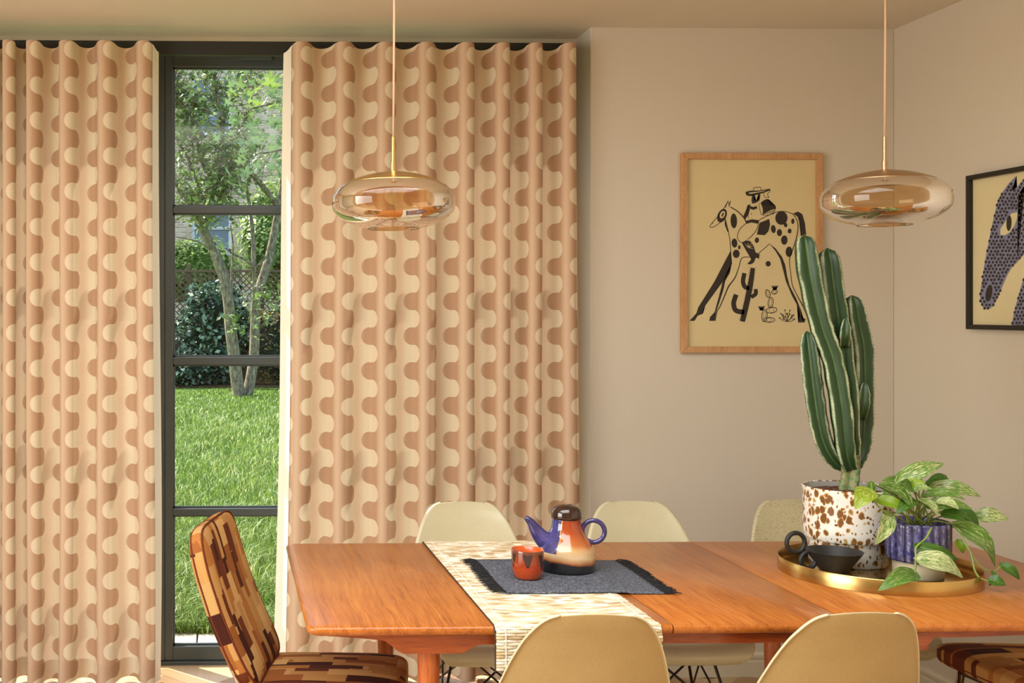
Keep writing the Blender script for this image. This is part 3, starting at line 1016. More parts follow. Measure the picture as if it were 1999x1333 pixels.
def runner():
    root = thing('table_runner', 'pale woven straw table runner draped across the teak table', 'table runner', ((RX0 + RX1) / 2, (TY0 + TY1) / 2, TZ))
    o = Vector(root.location)
    path = [Vector((0, TY1 + 0.008, TZ - 0.09)), Vector((0, TY1 + 0.007, TZ - 0.01)), Vector((0, TY1 + 0.002, TZ + 0.0022)), Vector((0, TY1 - 0.03, TZ + 0.0012)),
            Vector((0, (TY0 + TY1) / 2, TZ + 0.0012)), Vector((0, TY0 + 0.03, TZ + 0.0012)), Vector((0, TY0 + 0.003, TZ + 0.0016)), Vector((0, TY0 - 0.009, TZ - 0.010)), Vector((0, TY0 - 0.011, TZ - 0.105))]
    dense = []
    for a, b in zip(path[:-1], path[1:]):
        n = max(2, int((b - a).length / 0.002))
        dense += [a.lerp(b, i / n) for i in range(n)]
    dense.append(path[-1])
    s = np.concatenate([[0], np.cumsum([(dense[i + 1] - dense[i]).length for i in range(len(dense) - 1)])])
    pitch = 0.0072
    nrow = int(s[-1] / pitch)
    mb = MB(); tone = []
    rr = random.Random(3)
    for i in range(nrow):
        sm = (i + 0.5) * pitch
        P = Vector([np.interp(sm, s, [d[k] for d in dense]) for k in range(3)])
        P2 = Vector([np.interp(sm + .002, s, [d[k] for d in dense]) for k in range(3)])
        t = (P2 - P).normalized(); nrm = Vector((0, -t.z, t.y))
        if nrm.z < 0: nrm = -nrm
        if abs(t.z) > 0.8: nrm = Vector((0, 1 if P.y > TY1 else -1, 0))
        x = RX0 + rr.uniform(-0.002, 0.002); k = i % 2
        cut = 0.024 + 0.024 * k
        xe = RX1 + rr.uniform(-0.002, 0.002)
        xs = [x]
        while cut < xe - x - 0.01:
            xs.append(x + cut); cut += 0.048
        xs.append(xe)
        for a, b in zip(xs[:-1], xs[1:]):
            h = 0.0022 + rr.uniform(0, 0.0012); tn = rr.random()
            hw = pitch * 0.47
            ring = []
            for xx, hh in ((a + .0003, 0.0006), (a * .7 + b * .3, h), (a * .3 + b * .7, h), (b - .0003, 0.0006)):
                base = Vector((xx, P.y, P.z)) - o
                ring.append([base - t * hw, base - t * hw * 0.55 + nrm * hh, base + t * hw * 0.55 + nrm * hh, base + t * hw])
            n0 = len(mb.v)
            mb.rings(ring)
            tone += [tn] * (len(mb.v) - n0)
    me = mesh_of('straw_weave', mb)
    at = me.attributes.new('tone', 'FLOAT', 'POINT'); at.data.foreach_set('value', tone)
    w = obj('straw_weave', me, straw_mat(), root); w['kind'] = 'stuff'
    warp = plain('white_thread', srgb(244, 240, 226), 0.7)
    dark = plain('dark_edge', srgb(52, 36, 26), 0.8)
    dd = dense[::6] + [dense[-1]]

    def along(x, rad, m, nm, lift=0.0028):
        pts = []
        for i, p in enumerate(dd):
            t = (dd[min(i + 1, len(dd) - 1)] - dd[max(i - 1, 0)]).normalized(); nrm = Vector((0, -t.z, t.y))
            if nrm.z < 0: nrm = -nrm
            if abs(t.z) > 0.8: nrm = Vector((0, 1 if p.y > TY1 else -1, 0))
            pts.append(Vector((x, p.y, p.z)) - o + nrm * lift)
        obj(nm, MB().tube(pts, rad, 5), m, root, smooth=True)
    along(RX0 + 0.024, 0.0014, warp, 'warp_thread'); along(RX1 - 0.024, 0.0014, warp, 'warp_thread')
    along(RX0 - 0.001, 0.0016, dark, 'dark_edge_line', 0.001)  # thin dark line along the left edge of the runner
    return root


runner()
RTOP = TZ + 0.0048

# --- placemat
def mat_cloth():
    t = NT('denim_weave')
    a = t.noise(t.coord('Object', (500, 90, 90)), 1.0, 3.0, 0.7)
    b = t.noise(t.coord('Object', (90, 500, 90)), 1.0, 3.0, 0.7)
    s = t.math('MULTIPLY', t.math('ADD', a, b), 0.5)
    c = t.ramp(s, [(0.34, srgb(34, 37, 44)), (0.50, srgb(82, 87, 97)), (0.64, srgb(150, 153, 160))])
    return t.done(t.pbr(c, 0.9, 0, t.bump(s, 0.5, 0.001), 0.2))


MY0, MY1 = onZ(1100, 1162, TZ).y, onZ(1100, 1097, TZ).y
MX0, MX1 = onZ(958, 1130, TZ).x, onZ(1252, 1130, TZ).x
print('mat', MX0, MX1, MY0, MY1)
pm = thing('placemat', 'dark blue-grey woven placemat with black fringed ends under the teapot', 'placemat', ((MX0 + MX1) / 2, (MY0 + MY1) / 2, RTOP))
hx, hy = (MX1 - MX0) / 2, (MY1 - MY0) / 2
nx, ny = 40, 16


def mat_z(x):      # lies over the runner, then sags onto the table beyond its edge
    xw = x + (MX0 + MX1) / 2
    k = min(1, max(0, (xw - (RX1 + 0.005)) / 0.05)); k = k * k * (3 - 2 * k)
    return 0.0006 * (1 - k) - (RTOP - TZ - 0.0008) * k


vs = []; fs = []
for t_ in (0, 1):
    for i in range(nx + 1):
        for j in range(ny + 1):
            x = -hx + 2 * hx * i / nx; y = -hy + 2 * hy * j / ny
            w_ = 0.0012 * math.sin(9 * x + 11 * y) if t_ else 0
            vs.append((x + 0.003 * math.sin(14 * y), y + 0.0025 * math.sin(11 * x), mat_z(x) + 0.0035 * t_ + max(0, w_)))
n1 = (nx + 1) * (ny + 1)
for i in range(nx):
    for j in range(ny):
        a = i * (ny + 1) + j; b = (i + 1) * (ny + 1) + j
        fs.append((n1 + a, n1 + b, n1 + b + 1, n1 + a + 1)); fs.append((a, a + 1, b + 1, b))
edge = [i * (ny + 1) for i in range(nx + 1)] + [nx * (ny + 1) + j for j in range(1, ny + 1)] + [i * (ny + 1) + ny for i in range(nx - 1, -1, -1)] + [j for j in range(ny - 1, 0, -1)]
for q in range(len(edge)):
    a, b = edge[q], edge[(q + 1) % len(edge)]
    fs.append((a, b, n1 + b, n1 + a))
obj('cloth', MB().add(vs, fs), mat_cloth(), pm, smooth=True)
M_fringe = plain('black_thread', srgb(26, 27, 30), 0.85, var=0.3, scale=300)
for sx in (-1, 1):
    mb = MB(); rr = random.Random(11 + sx)
    for q in range(150):
        y = -hy + 2 * hy * (q + rr.random()) / 150
        L = rr.uniform(0.030, 0.048); dy = rr.uniform(-0.012, 0.012)
        x0 = sx * (hx - 0.003) + 0.003 * math.sin(14 * y)
        pts = []
        for e in (0, 0.4, 0.75, 1):
            x = x0 + sx * L * e
            pts.append((x, y + dy * e * e, mat_z(x) + 0.0022 + rr.uniform(0.0, 0.005) * (1 if 0 < e < 1 else 0.15)))
        mb.tube(pts, [0.0013, 0.0016, 0.0013, 0.0006], 4)
    f_ = obj('fringe', mb, M_fringe, pm); f_['kind'] = 'stuff'
MTOP = RTOP + 0.0048

# --- glazed pottery
def glaze_mat(name, kind):
    t = NT(name)
    co = t.coord('Object')
    x, y, z = t.sep(co)
    nz = t.noise(co, 30.0, 3.0); n2 = t.noise(t.coord('Object', (1, 1, 0.25)), 26.0, 2.0)
    if kind == 'pot':
        zz = t.math('ADD', t.math('ADD', z, t.math('MULTIPLY', t.math('SUBTRACT', nz, 0.5), 0.010)), t.math('MULTIPLY', x, 0.10))
        base = t.ramp(t.math('MULTIPLY', zz, 5.0), [(0.0, srgb(34, 34, 36)), (0.135, srgb(40, 40, 42)), (0.15, srgb(150, 84, 44)), (0.175, srgb(186, 134, 88)), (0.24, srgb(212, 186, 146)), (0.34, srgb(204, 164, 112)),
                                                   (0.40, srgb(186, 106, 54)), (0.55, srgb(166, 72, 30)), (0.80, srgb(150, 58, 24))])
        drip = t.math('ADD', t.math('MULTIPLY', z, 9.0), t.math('MULTIPLY', n2, 1.3))
        # blue runs down from the spout side
        side = t.math('MULTIPLY', t.math('ADD', x, 0.020), -34.0)
        m = t.math('MULTIPLY', t.math('GREATER_THAN', t.math('ADD', drip, side), 1.75), t.math('GREATER_THAN', z, 0.055))
        edge = t.math('MULTIPLY', t.math('GREATER_THAN', t.math('ADD', drip, side), 1.62), t.math('GREATER_THAN', z, 0.055))
        c = t.mix(edge, base, srgb(206, 150, 92)); c = t.mix(m, c, t.ramp(nz, [(0.3, srgb(34, 30, 74)), (0.7, srgb(78, 74, 134))]))
    elif kind == 'blue':
        c = t.ramp(nz, [(0.3, srgb(30, 26, 64)), (0.7, srgb(78, 72, 130))])
        tip = t.math('MULTIPLY_ADD', t.math('ADD', x, 0.112), -160.0, 0.0, clamp=True)
        c = t.mix(tip, c, srgb(60, 36, 26))
    else:
        ang = t.math('ARCTAN2', y, x)
        st = t.math('ADD', t.math('SINE', t.math('MULTIPLY', ang, 6.0)), t.math('MULTIPLY', t.math('SUBTRACT', n2, 0.5), 1.6))
        lim = t.math('SUBTRACT', t.math('MULTIPLY', z, 32.0), 1.35)
        m = t.math('MULTIPLY', t.math('GREATER_THAN', t.math('ADD', st, lim), 0.55), t.math('LESS_THAN', z, 0.070))
        bs = t.ramp(t.math('MULTIPLY', z, 13.0), [(0.0, srgb(178, 72, 24)), (0.45, srgb(168, 62, 22)), (0.72, srgb(142, 58, 28)), (0.95, srgb(110, 62, 44))])
        c = t.mix(m, bs, srgb(56, 36, 34))
    return t.done(t.pbr(c, 0.10, 0, t.bump(nz, 0.05, 0.0008), 0.6, 0.5, 0.05))


M_glaze = glaze_mat('drip_glaze', 'pot'); M_glaze_blue = glaze_mat('cobalt_glaze', 'blue'); M_glaze_cup = glaze_mat('rust_glaze', 'cup')
M_lid = plain('dark_brown_glaze', srgb(46, 26, 20), 0.08, coat=0.6)
M_inner = plain('orange_glaze', srgb(206, 88, 34), 0.15, coat=0.4)

pp = onZ(1112, 1116, MTOP)
tp = thing('teapot', 'rust, cream and cobalt glazed teapot with round handle on the placemat', 'teapot', (pp.x, pp.y + 0.03, MTOP))
sc = 1.0
body = smoothpath([(0.068, 0, 0.0), (0.0765, 0, 0.004), (0.0785, 0, 0.022), (0.0785, 0, 0.042), (0.074, 0, 0.062), (0.062, 0, 0.082), (0.050, 0, 0.098), (0.043, 0, 0.115), (0.0405, 0, 0.130), (0.0400, 0, 0.142)], 5)
obj('body', MB().lathe([(0, 0)] + [(q.x, q.z) for q in body] + [(0.036, 0.144), (0.036, 0.12), (0, 0.12)], 64), M_glaze, tp, smooth=True)
lid = smoothpath([(0.0415, 0, 0.143), (0.0425, 0, 0.150), (0.0405, 0, 0.164), (0.033, 0, 0.175), (0.018, 0, 0.181), (0.0, 0, 0.1825)], 5)
obj('lid', MB().lathe([(0, 0.142), (0.039, 0.142)] + [(max(q.x, 0), q.z) for q in lid], 48), M_lid, tp, smooth=True)
sp = smoothpath([(-0.045, 0, 0.070), (-0.066, 0, 0.086), (-0.084, 0, 0.108), (-0.096, 0, 0.128), (-0.112, 0, 0.143)], 6)
obj('spout', MB().tube(sp, list(np.linspace(0.030, 0.0065, len(sp)) ** 1.0), 20), M_glaze_blue, tp, smooth=True)
hc, hr = Vector((0.0735, 0, 0.108)), 0.0305
obj('handle', MB().tube([hc + Vector((hr * math.cos(t), 0, hr * math.sin(t))) for t in np.linspace(0, 2 * PI, 40, endpoint=False)], 0.0066, 14, closed=True), M_glaze_blue, tp, smooth=True)
tp.rotation_euler = (0, 0, math.radians(-8))

pp = onZ(1030, 1128, MTOP)
cup = thing('cup', 'small rust and dark brown glazed cup beside the teapot', 'cup', (pp.x, pp.y, MTOP))
co_ = smoothpath([(0.026, 0, 0.0), (0.033, 0, 0.003), (0.0395, 0, 0.018), (0.0425, 0, 0.038), (0.0435, 0, 0.060), (0.0435, 0, 0.076)], 5)
obj('body', MB().lathe([(0, 0)] + [(q.x, q.z) for q in co_] + [(0.0425, 0.0785)], 48), M_glaze_cup, cup, smooth=True)
obj('inside', MB().lathe([(0.0425, 0.0785), (0.0405, 0.077), (0.0395, 0.045), (0.032, 0.012), (0, 0.009)], 48), M_inner, cup, smooth=True)

# --- brass tray
TRX, TRY, TRR = 1.813, 3.096, 0.252
tray = thing('tray', 'round aged brass tray with upright rim holding the potted plants', 'tray', (TRX, TRY, TZ))
obj('base', MB().lathe([(0, 0.0), (TRR - .003, 0.0), (TRR - .0005, 0.002), (TRR - .003, 0.004), (0, 0.004)], 96), M_brass_tray, tray, auto=40)
obj('rim', MB().lathe([(TRR, 0.0005), (TRR, 0.036), (TRR - .0012, 0.038), (TRR - .0028, 0.036), (TRR - .0028, 0.003)], 96), M_brass_tray, tray, auto=40)
TF = TZ + 0.0042

# --- spotted pot and cactus
def spot_mat():
    t = NT('spotted_glaze')
    co = t.coord('Object', (1, 1, 0.72))
    wob = t.n('ShaderNodeTexNoise', {'Vector': co, 'Scale': 38.0, 'Detail': 2.0}).outputs[1]
    v0 = t.n('ShaderNodeVectorMath', {0: wob, 1: (0.5, 0.5, 0.5)}, operation='SUBTRACT').outputs[0]
    v0 = t.n('ShaderNodeVectorMath', {0: v0, 'Scale': 0.016}, operation='SCALE').outputs[0]
    v = t.n('ShaderNodeVectorMath', {0: co, 1: v0}, operation='ADD').outputs[0]

    def spots(scale, lo, hi, thr):
        vo = t.n('ShaderNodeTexVoronoi', {'Vector': v, 'Scale': scale})
        d = vo.outputs['Distance']
        rnd = t.sep(vo.outputs['Color'])[0]
        lim = t.math('MULTIPLY_ADD', rnd, hi - lo, lo)
        keep = t.math('GREATER_THAN', t.sep(vo.outputs['Color'])[1], thr)
        m = t.math('MULTIPLY', t.math('MULTIPLY_ADD', t.math('SUBTRACT', lim, d), 14.0, 0.5, clamp=True), keep)
        halo = t.math('MULTIPLY', t.math('MULTIPLY_ADD', t.math('SUBTRACT', t.math('ADD', lim, 0.09), d), 14.0, 0.5, clamp=True), keep)
        return m, halo
    m1, h1 = spots(58.0, 0.22, 0.58, 0.22)
    m2, h2 = spots(120.0, 0.12, 0.45, 0.6)
    m = t.math('MAXIMUM', m1, m2); h = t.math('MAXIMUM', h1, h2)
    c = t.mix(h, srgb(240, 236, 224), srgb(190, 152, 84))
    c = t.mix(m, c, srgb(128, 86, 48))
    return t.done(t.pbr(c, 0.15, 0, None, 0.5, 0.3, 0.08))


PX, PY = 1.806, 3.232
pot = thing('plant_pot', 'white two-tier plant pot with brown glaze spots holding the cactus', 'plant pot', (PX, PY, TF))
M_spot = spot_mat()
obj('lower_tier', MB().lathe([(0, 0), (.101, 0), (.1035, .003), (.1045, .078), (.100, .080), (0, .080)], 72), M_spot, pot, auto=45)
obj('upper_tier', MB().lathe([(.100, .0705), (.114, .0705), (.1175, .075), (.119, .10), (.119, .208), (.1205, .213), (.1205, .218), (.1185, .2195), (.1165, .2185), (.116, .216)], 72), M_spot, pot, auto=45)
obj('inner_wall', MB().lathe([(.1162, .2175), (.1158, .19), (.112, .12), (0, .115)], 72), plain('grey_glaze', srgb(196, 196, 188), 0.3), pot, smooth=True)


def soil_mat():
    t = NT('gritty_soil')
    n = t.noise(t.coord('Object'), 160.0, 4.0, 0.7)
    c = t.ramp(n, [(0.35, srgb(40, 24, 18)), (0.55, srgb(110, 70, 52)), (0.7, srgb(190, 160, 140))])
    return t.done(t.pbr(c, 0.9, 0, t.bump(n, 1.0, 0.006), 0.2))


M_soil = soil_mat()


def soil_disc(r, z, nr=14, na=48):
    rr = random.Random(2); vs = [(0, 0, z + 0.012)]; fs = []
    for i in range(1, nr + 1):
        for j in range(na):
            a = 2 * PI * j / na; q = r * i / nr
            vs.append((q * math.cos(a), q * math.sin(a), z + 0.012 * (1 - (i / nr) ** 2) + rr.uniform(-.002, .002) * (i < nr)))
    for j in range(na):
        fs.append((0, 1 + j, 1 + (j + 1) % na))
    for i in range(nr - 1):
        for j in range(na):
            j2 = (j + 1) % na
            fs.append((1 + i * na + j, 1 + (i + 1) * na + j, 1 + (i + 1) * na + j2, 1 + i * na + j2))
    return MB().add(vs, fs)


so_ = obj('soil', soil_disc(0.1152, 0.200), M_soil, pot)
SOILZ = TF + 0.200


def cactus_mat():
    t = NT('cactus_skin')
    at = t.n('ShaderNodeAttribute', attribute_name='rib').outputs['Fac']
    nz = t.noise(t.coord('Object', (1, 1, 0.4)), 40.0, 4.0, 0.6)
    f = t.math('ADD', at, t.math('MULTIPLY', t.math('SUBTRACT', nz, 0.5), 0.3))
    c = t.ramp(f, [(0.0, srgb(70, 100, 58)), (0.12, srgb(38, 66, 30)), (0.55, srgb(30, 56, 26)), (0.90, srgb(40, 70, 36)), (1.0, srgb(176, 188, 152))])
    return t.done(t.pbr(c, 0.42, 0, t.bump(nz, 0.15, 0.001), 0.45))


def bark_green():
    t = NT('cactus_base_skin')
    nz = t.noise(t.coord('Object'), 60.0, 4.0, 0.65)
    c = t.ramp(nz, [(0.38, srgb(84, 112, 68)), (0.52, srgb(122, 138, 88)), (0.62, srgb(150, 122, 86))])
    return t.done(t.pbr(c, 0.6, 0, t.bump(nz, 0.4, 0.002)))


M_cactus = cactus_mat(); M_cbase = bark_green()
M_spine = plain('spine', srgb(70, 42, 28), 0.5)
cact = thing('cactus', 'tall ribbed green column cactus with white-edged ribs in the spotted pot', 'plant', (PX, PY, SOILZ))
co = Vector(cact.location)


def zc(x, y, Y):       # point of the photograph's cactus crop -> world
    return onY(1520 + x / 2.468, 440 + y / 2.468, Y)


def column(name, pts, widths, rot, ribs=4, mat=None, tip=True):
    path = smoothpath(pts, 7)
    k = len(path)
    rad = np.interp(np.linspace(0, 1, k), np.linspace(0, 1, len(widths)), widths) * 1.26
    na = ribs * 10
    rs = []; rib = []
    up0 = Vector((math.cos(rot), math.sin(rot), 0))
    tips = []
    L = np.concatenate([[0], np.cumsum([(path[i + 1] - path[i]).length for i in range(k - 1)])])
    for i, p in enumerate(path):
        t = (path[min(i + 1, k - 1)] - path[max(i - 1, 0)]).normalized()
        e1 = (up0 - t * up0.dot(t)).normalized(); e2 = t.cross(e1)
        rem = L[-1] - L[i]
        f = 1.0
        if tip and rem < 0.05: f = math.sqrt(max(0.0, 1 - ((0.05 - rem) / 0.05) ** 2)) * 0.97 + 0.03
        ring = []
        for j in range(na):
            a = 2 * PI * j / na
            c_ = abs(math.cos(a * ribs / 2))          # 1 on the ridge
            q = c_ ** 1.6
            wavy = 1 + 0.05 * math.sin(L[i] * 260) * (q > 0.8)
            r = rad[i] * f * (0.56 + 0.44 * q) * wavy
            ring.append(p - co + (e1 * math.cos(a) + e2 * math.sin(a)) * r)
            rib.append(q)
        rs.append(ring)
    # ridge points at even spacing for spines
    nsp = int(L[-1] / 0.011)
    for s in range(nsp):
        sl = s * 0.011 + 0.005
        i = min(int(np.searchsorted(L, sl)), k - 1)
        for rb in range(ribs):
            j = int(round(rb * na / ribs)) % na
            i0 = max(i - 1, 0); w = (sl - L[i0]) / max(1e-6, L[i] - L[i0]) if i > i0 else 0
            q = Vector(rs[i0][j]).lerp(Vector(rs[i][j]), w); ctr = (path[i0] - co).lerp(path[i] - co, w)
            tips.append((q, (q - ctr).normalized(), path[i] - path[i0] if i > i0 else Vector((0, 0, 1))))
    mb = MB().rings(rs)
    me = mesh_of(name, mb, smooth=True)
    at = me.attributes.new('rib', 'FLOAT', 'POINT'); at.data.foreach_set('value', rib)
    o = obj(name, me, mat or M_cactus, cact)
    sm = MB(); rr = random.Random(len(tips))
    for q, n_, t_ in tips:
        t2 = t_.normalized() if t_.length > 0 else Vector((0, 0, 1)); sd = n_.cross(t2)
        for sg in (-1, 1):
            d = (n_ + sd * sg * 0.55 + t2 * rr.uniform(-.3, .3)).normalized() * rr.uniform(0.004, 0.0065)
            b = q - n_ * 0.0008
            sm.add([b + t2 * .0006, b - t2 * .0006, b + sd * .0008, b + d], [(0, 1, 3), (1, 2, 3), (2, 0, 3)])
    s_ = obj('spines', sm, M_spine, o); s_['kind'] = 'stuff'
    return o


Yc = PY
column('stem', [Vector((PX - 0.004, PY, SOILZ - 0.01)), zc(345, 1215, Yc), zc(345, 1150, Yc), zc(342, 1100, Yc)], [0.026, 0.024, 0.025, 0.026], 0.3, 4, M_cbase, tip=False)
column('arm', [zc(345, 1165, Yc - .01), zc(322, 1080, Yc - .024), zc(298, 860, Yc - .028), zc(258, 640, Yc - .026), zc(200, 470, Yc - .02), zc(150, 250, Yc - .016), zc(122, 44, Yc - .01)], [0.018, 0.025, 0.028, 0.027, 0.029, 0.030, 0.028], -1.15)
column('arm', [zc(350, 1165, Yc), zc(340, 1040, Yc - .006), zc(322, 800, Yc - .012), zc(292, 560, Yc + .006), zc(262, 340, Yc + .012), zc(232, 108, Yc + .02)], [0.020, 0.026, 0.029, 0.029, 0.029, 0.027], -1.0)
column('arm', [zc(358, 1160, Yc + .01), zc(388, 1060, Yc + .022), zc(396, 860, Yc + .03), zc(392, 600, Yc + .034), zc(368, 460, Yc + .036), zc(352, 336, Yc + .036)], [0.018, 0.025, 0.029, 0.029, 0.027, 0.024], -0.75)
column('arm', [zc(330, 1165, Yc + .008), zc(262, 1120, Yc + .012), zc(208, 1010, Yc + .016), zc(174, 820, Yc + .018), zc(152, 640, Yc + .018), zc(136, 508, Yc + .018)], [0.014, 0.020, 0.024, 0.026, 0.025, 0.020], -1.3)
column('arm', [zc(312, 575, Yc - .02), zc(318, 520, Yc - .036), zc(322, 446, Yc - .038)], [0.012, 0.016, 0.014], -1.1)
column('arm', [zc(392, 930, Yc - .0), zc(402, 860, Yc - .018), zc(412, 756, Yc - .02)], [0.012, 0.018, 0.015], -1.0)

# --- trailing plant in the ribbed blue pot
def ribbed_blue():
    t = NT('ribbed_blue_glaze')
    co = t.coord('Object')
    x, y, z = t.sep(co)
    nz = t.noise(t.coord('Object', (1, 1, 0.55)), 120.0, 4.0, 0.7)
    at = t.n('ShaderNodeAttribute', attribute_name='rib').outputs['Fac']
    f = t.math('ADD', t.math('MULTIPLY', at, 0.35), t.math('MULTIPLY', nz, 0.8))
    c = t.ramp(f, [(0.34, srgb(24, 22, 46)), (0.54, srgb(50, 48, 90)), (0.74, srgb(88, 86, 136)), (0.95, srgb(180, 180, 206))])
    return t.done(t.pbr(c, 0.22, 0, t.bump(nz, 0.25, 0.001), 0.5, 0.3))


BX, BY = 1.902, 3.052
bp = thing('plant_pot', 'small ribbed blue-violet glazed pot on a pale foot with the trailing plant', 'plant pot', (BX, BY, TF))
M_rb = ribbed_blue()
M_cream = plain('cream_stoneware', srgb(222, 206, 170), 0.5, var=0.05)
obj('foot', MB().lathe([(0, 0), (.060, 0), (.063, .004), (.064, .046), (0, .046)], 56), M_cream, bp, auto=40)
na, rs, rib = 144, [], []
for (r, z) in ((.064, .044), (.074, .046), (.0775, .052), (.079, .08), (.079, .14), (.0785, .150), (.076, .153), (.0735, .150), (.072, .12)):
    ring = []
    for j in range(na):
        a = 2 * PI * j / na
        w_ = abs(math.sin(a * 11)) ** 0.7
        q = r + (0.0028 * (w_ - 0.6) if r > .0745 else 0)
        ring.append((q * math.cos(a), q * math.sin(a), z)); rib.append(w_)
    rs.append(ring)
me = mesh_of('body', MB().rings(rs, True, True), smooth=True)
at = me.attributes.new('rib', 'FLOAT', 'POINT'); at.data.foreach_set('value', rib)
obj('body', me, M_rb, bp)
obj('soil', soil_disc(0.0725, 0.128, 8, 32), M_soil, bp)


def leaf_mat(name, dark, mid, pale, amount, seed):
    t = NT(name)
    uvn = t.n('ShaderNodeUVMap').outputs[0]
    u, v, _ = t.sep(uvn)
    oi = t.n('ShaderNodeObjectInfo').outputs['Random']
    au = t.math('ABSOLUTE', u)
    n1 = t.noise(t.comb(t.math('MULTIPLY', au, 3.0), t.math('ADD', t.math('MULTIPLY', v, 2.2), t.math('MULTIPLY', au, -1.4)), t.math('MULTIPLY', oi, 20.0)), 3.2, 5.0, 0.7, 0.6)
    m = t.math('MULTIPLY_ADD', t.math('SUBTRACT', t.math('ADD', n1, t.math('MULTIPLY', t.math('SUBTRACT', oi, 0.5), 0.16)), amount), 9.0, 0.5, clamp=True)
    c = t.mix(t.noise(t.comb(u, v, oi), 2.5, 2.0), dark, mid)
    c = t.mix(m, c, pale)
    rib = t.math('MULTIPLY_ADD', t.math('SUBTRACT', 0.035, au), 60.0, 0.0, clamp=True)
    c = t.mix(t.math('MULTIPLY', rib, 0.5), c, srgb(176, 196, 118))
    nm = t.bump(n1, 0.15, 0.002)
    p = t.pbr(c, 0.34, 0, nm, 0.45)
    tl = t.n('ShaderNodeBsdfTranslucent', {'Color': c}).outputs[0]
    return t.done(t.n('ShaderNodeMixShader', {0: 0.25, 1: p, 2: tl}).outputs[0])


M_leaf = leaf_mat('variegated_leaf', srgb(70, 118, 36), srgb(112, 156, 58), srgb(218, 224, 166), 0.53, 1)
M_leaf_y = leaf_mat('lime_leaf', srgb(112, 150, 30), srgb(148, 180, 44), srgb(212, 212, 110), 0.62, 2)
M_leaf_d = leaf_mat('deep_green_leaf', srgb(46, 90, 22), srgb(78, 124, 36), srgb(184, 204, 124), 0.62, 3)
M_stem = plain('plant_stem', srgb(128, 148, 66), 0.45)


def leaf_obj(parent, o, base, tip, width, roll, mat, curl=0.18, fold=0.25):
    d = tip - base; L = d.length; d.normalize()
    side = d.cross(Vector((0, -0.75, 0.66)))
    if side.length < 1e-3: side = Vector((1, 0, 0))
    side.normalize(); nrm = side.cross(d).normalized()
    if nrm.dot(Vector((0, -1, 0.8))) < 0: nrm = -nrm; side = -side
    side = Matrix.Rotation(roll, 3, d) @ side; nrm = Matrix.Rotation(roll, 3, d) @ nrm
    NV, NU = 14, 8
    vs = []; uv = []; fs = []
    for i in range(NV + 1):
        v = i / NV
        w = width / 2 * (math.sin(PI * min(1, v ** 0.62)) ** 0.75 if 0 < v < 1 else 0.0)
        if v < 0.12: w = max(w, width / 2 * 0.62 * (v / 0.12) ** 0.5)
        if v >= 0.999: w = 0.0004
        back = 0.10 * L * max(0, (0.2 - v) / 0.2)
        for j in range(NU + 1):
            u = -1 + 2 * j / NU
            p = base + d * (v * L - back * abs(u)) + side * (w * u) + nrm * (abs(u) * w * fold + L * curl * (math.sin(PI * v) - 0.15 * v) + 0.006 * L * math.sin(9 * v + 3 * u))
            vs.append(p - o); uv.append((u, v))
    for i in range(NV):
        for j in range(NU):
            a = i * (NU + 1) + j
            fs.append((a, a + 1, a + NU + 2, a + NU + 1))
    return obj('leaf', MB().add(vs, fs), mat, parent, smooth=True, uv=uv)


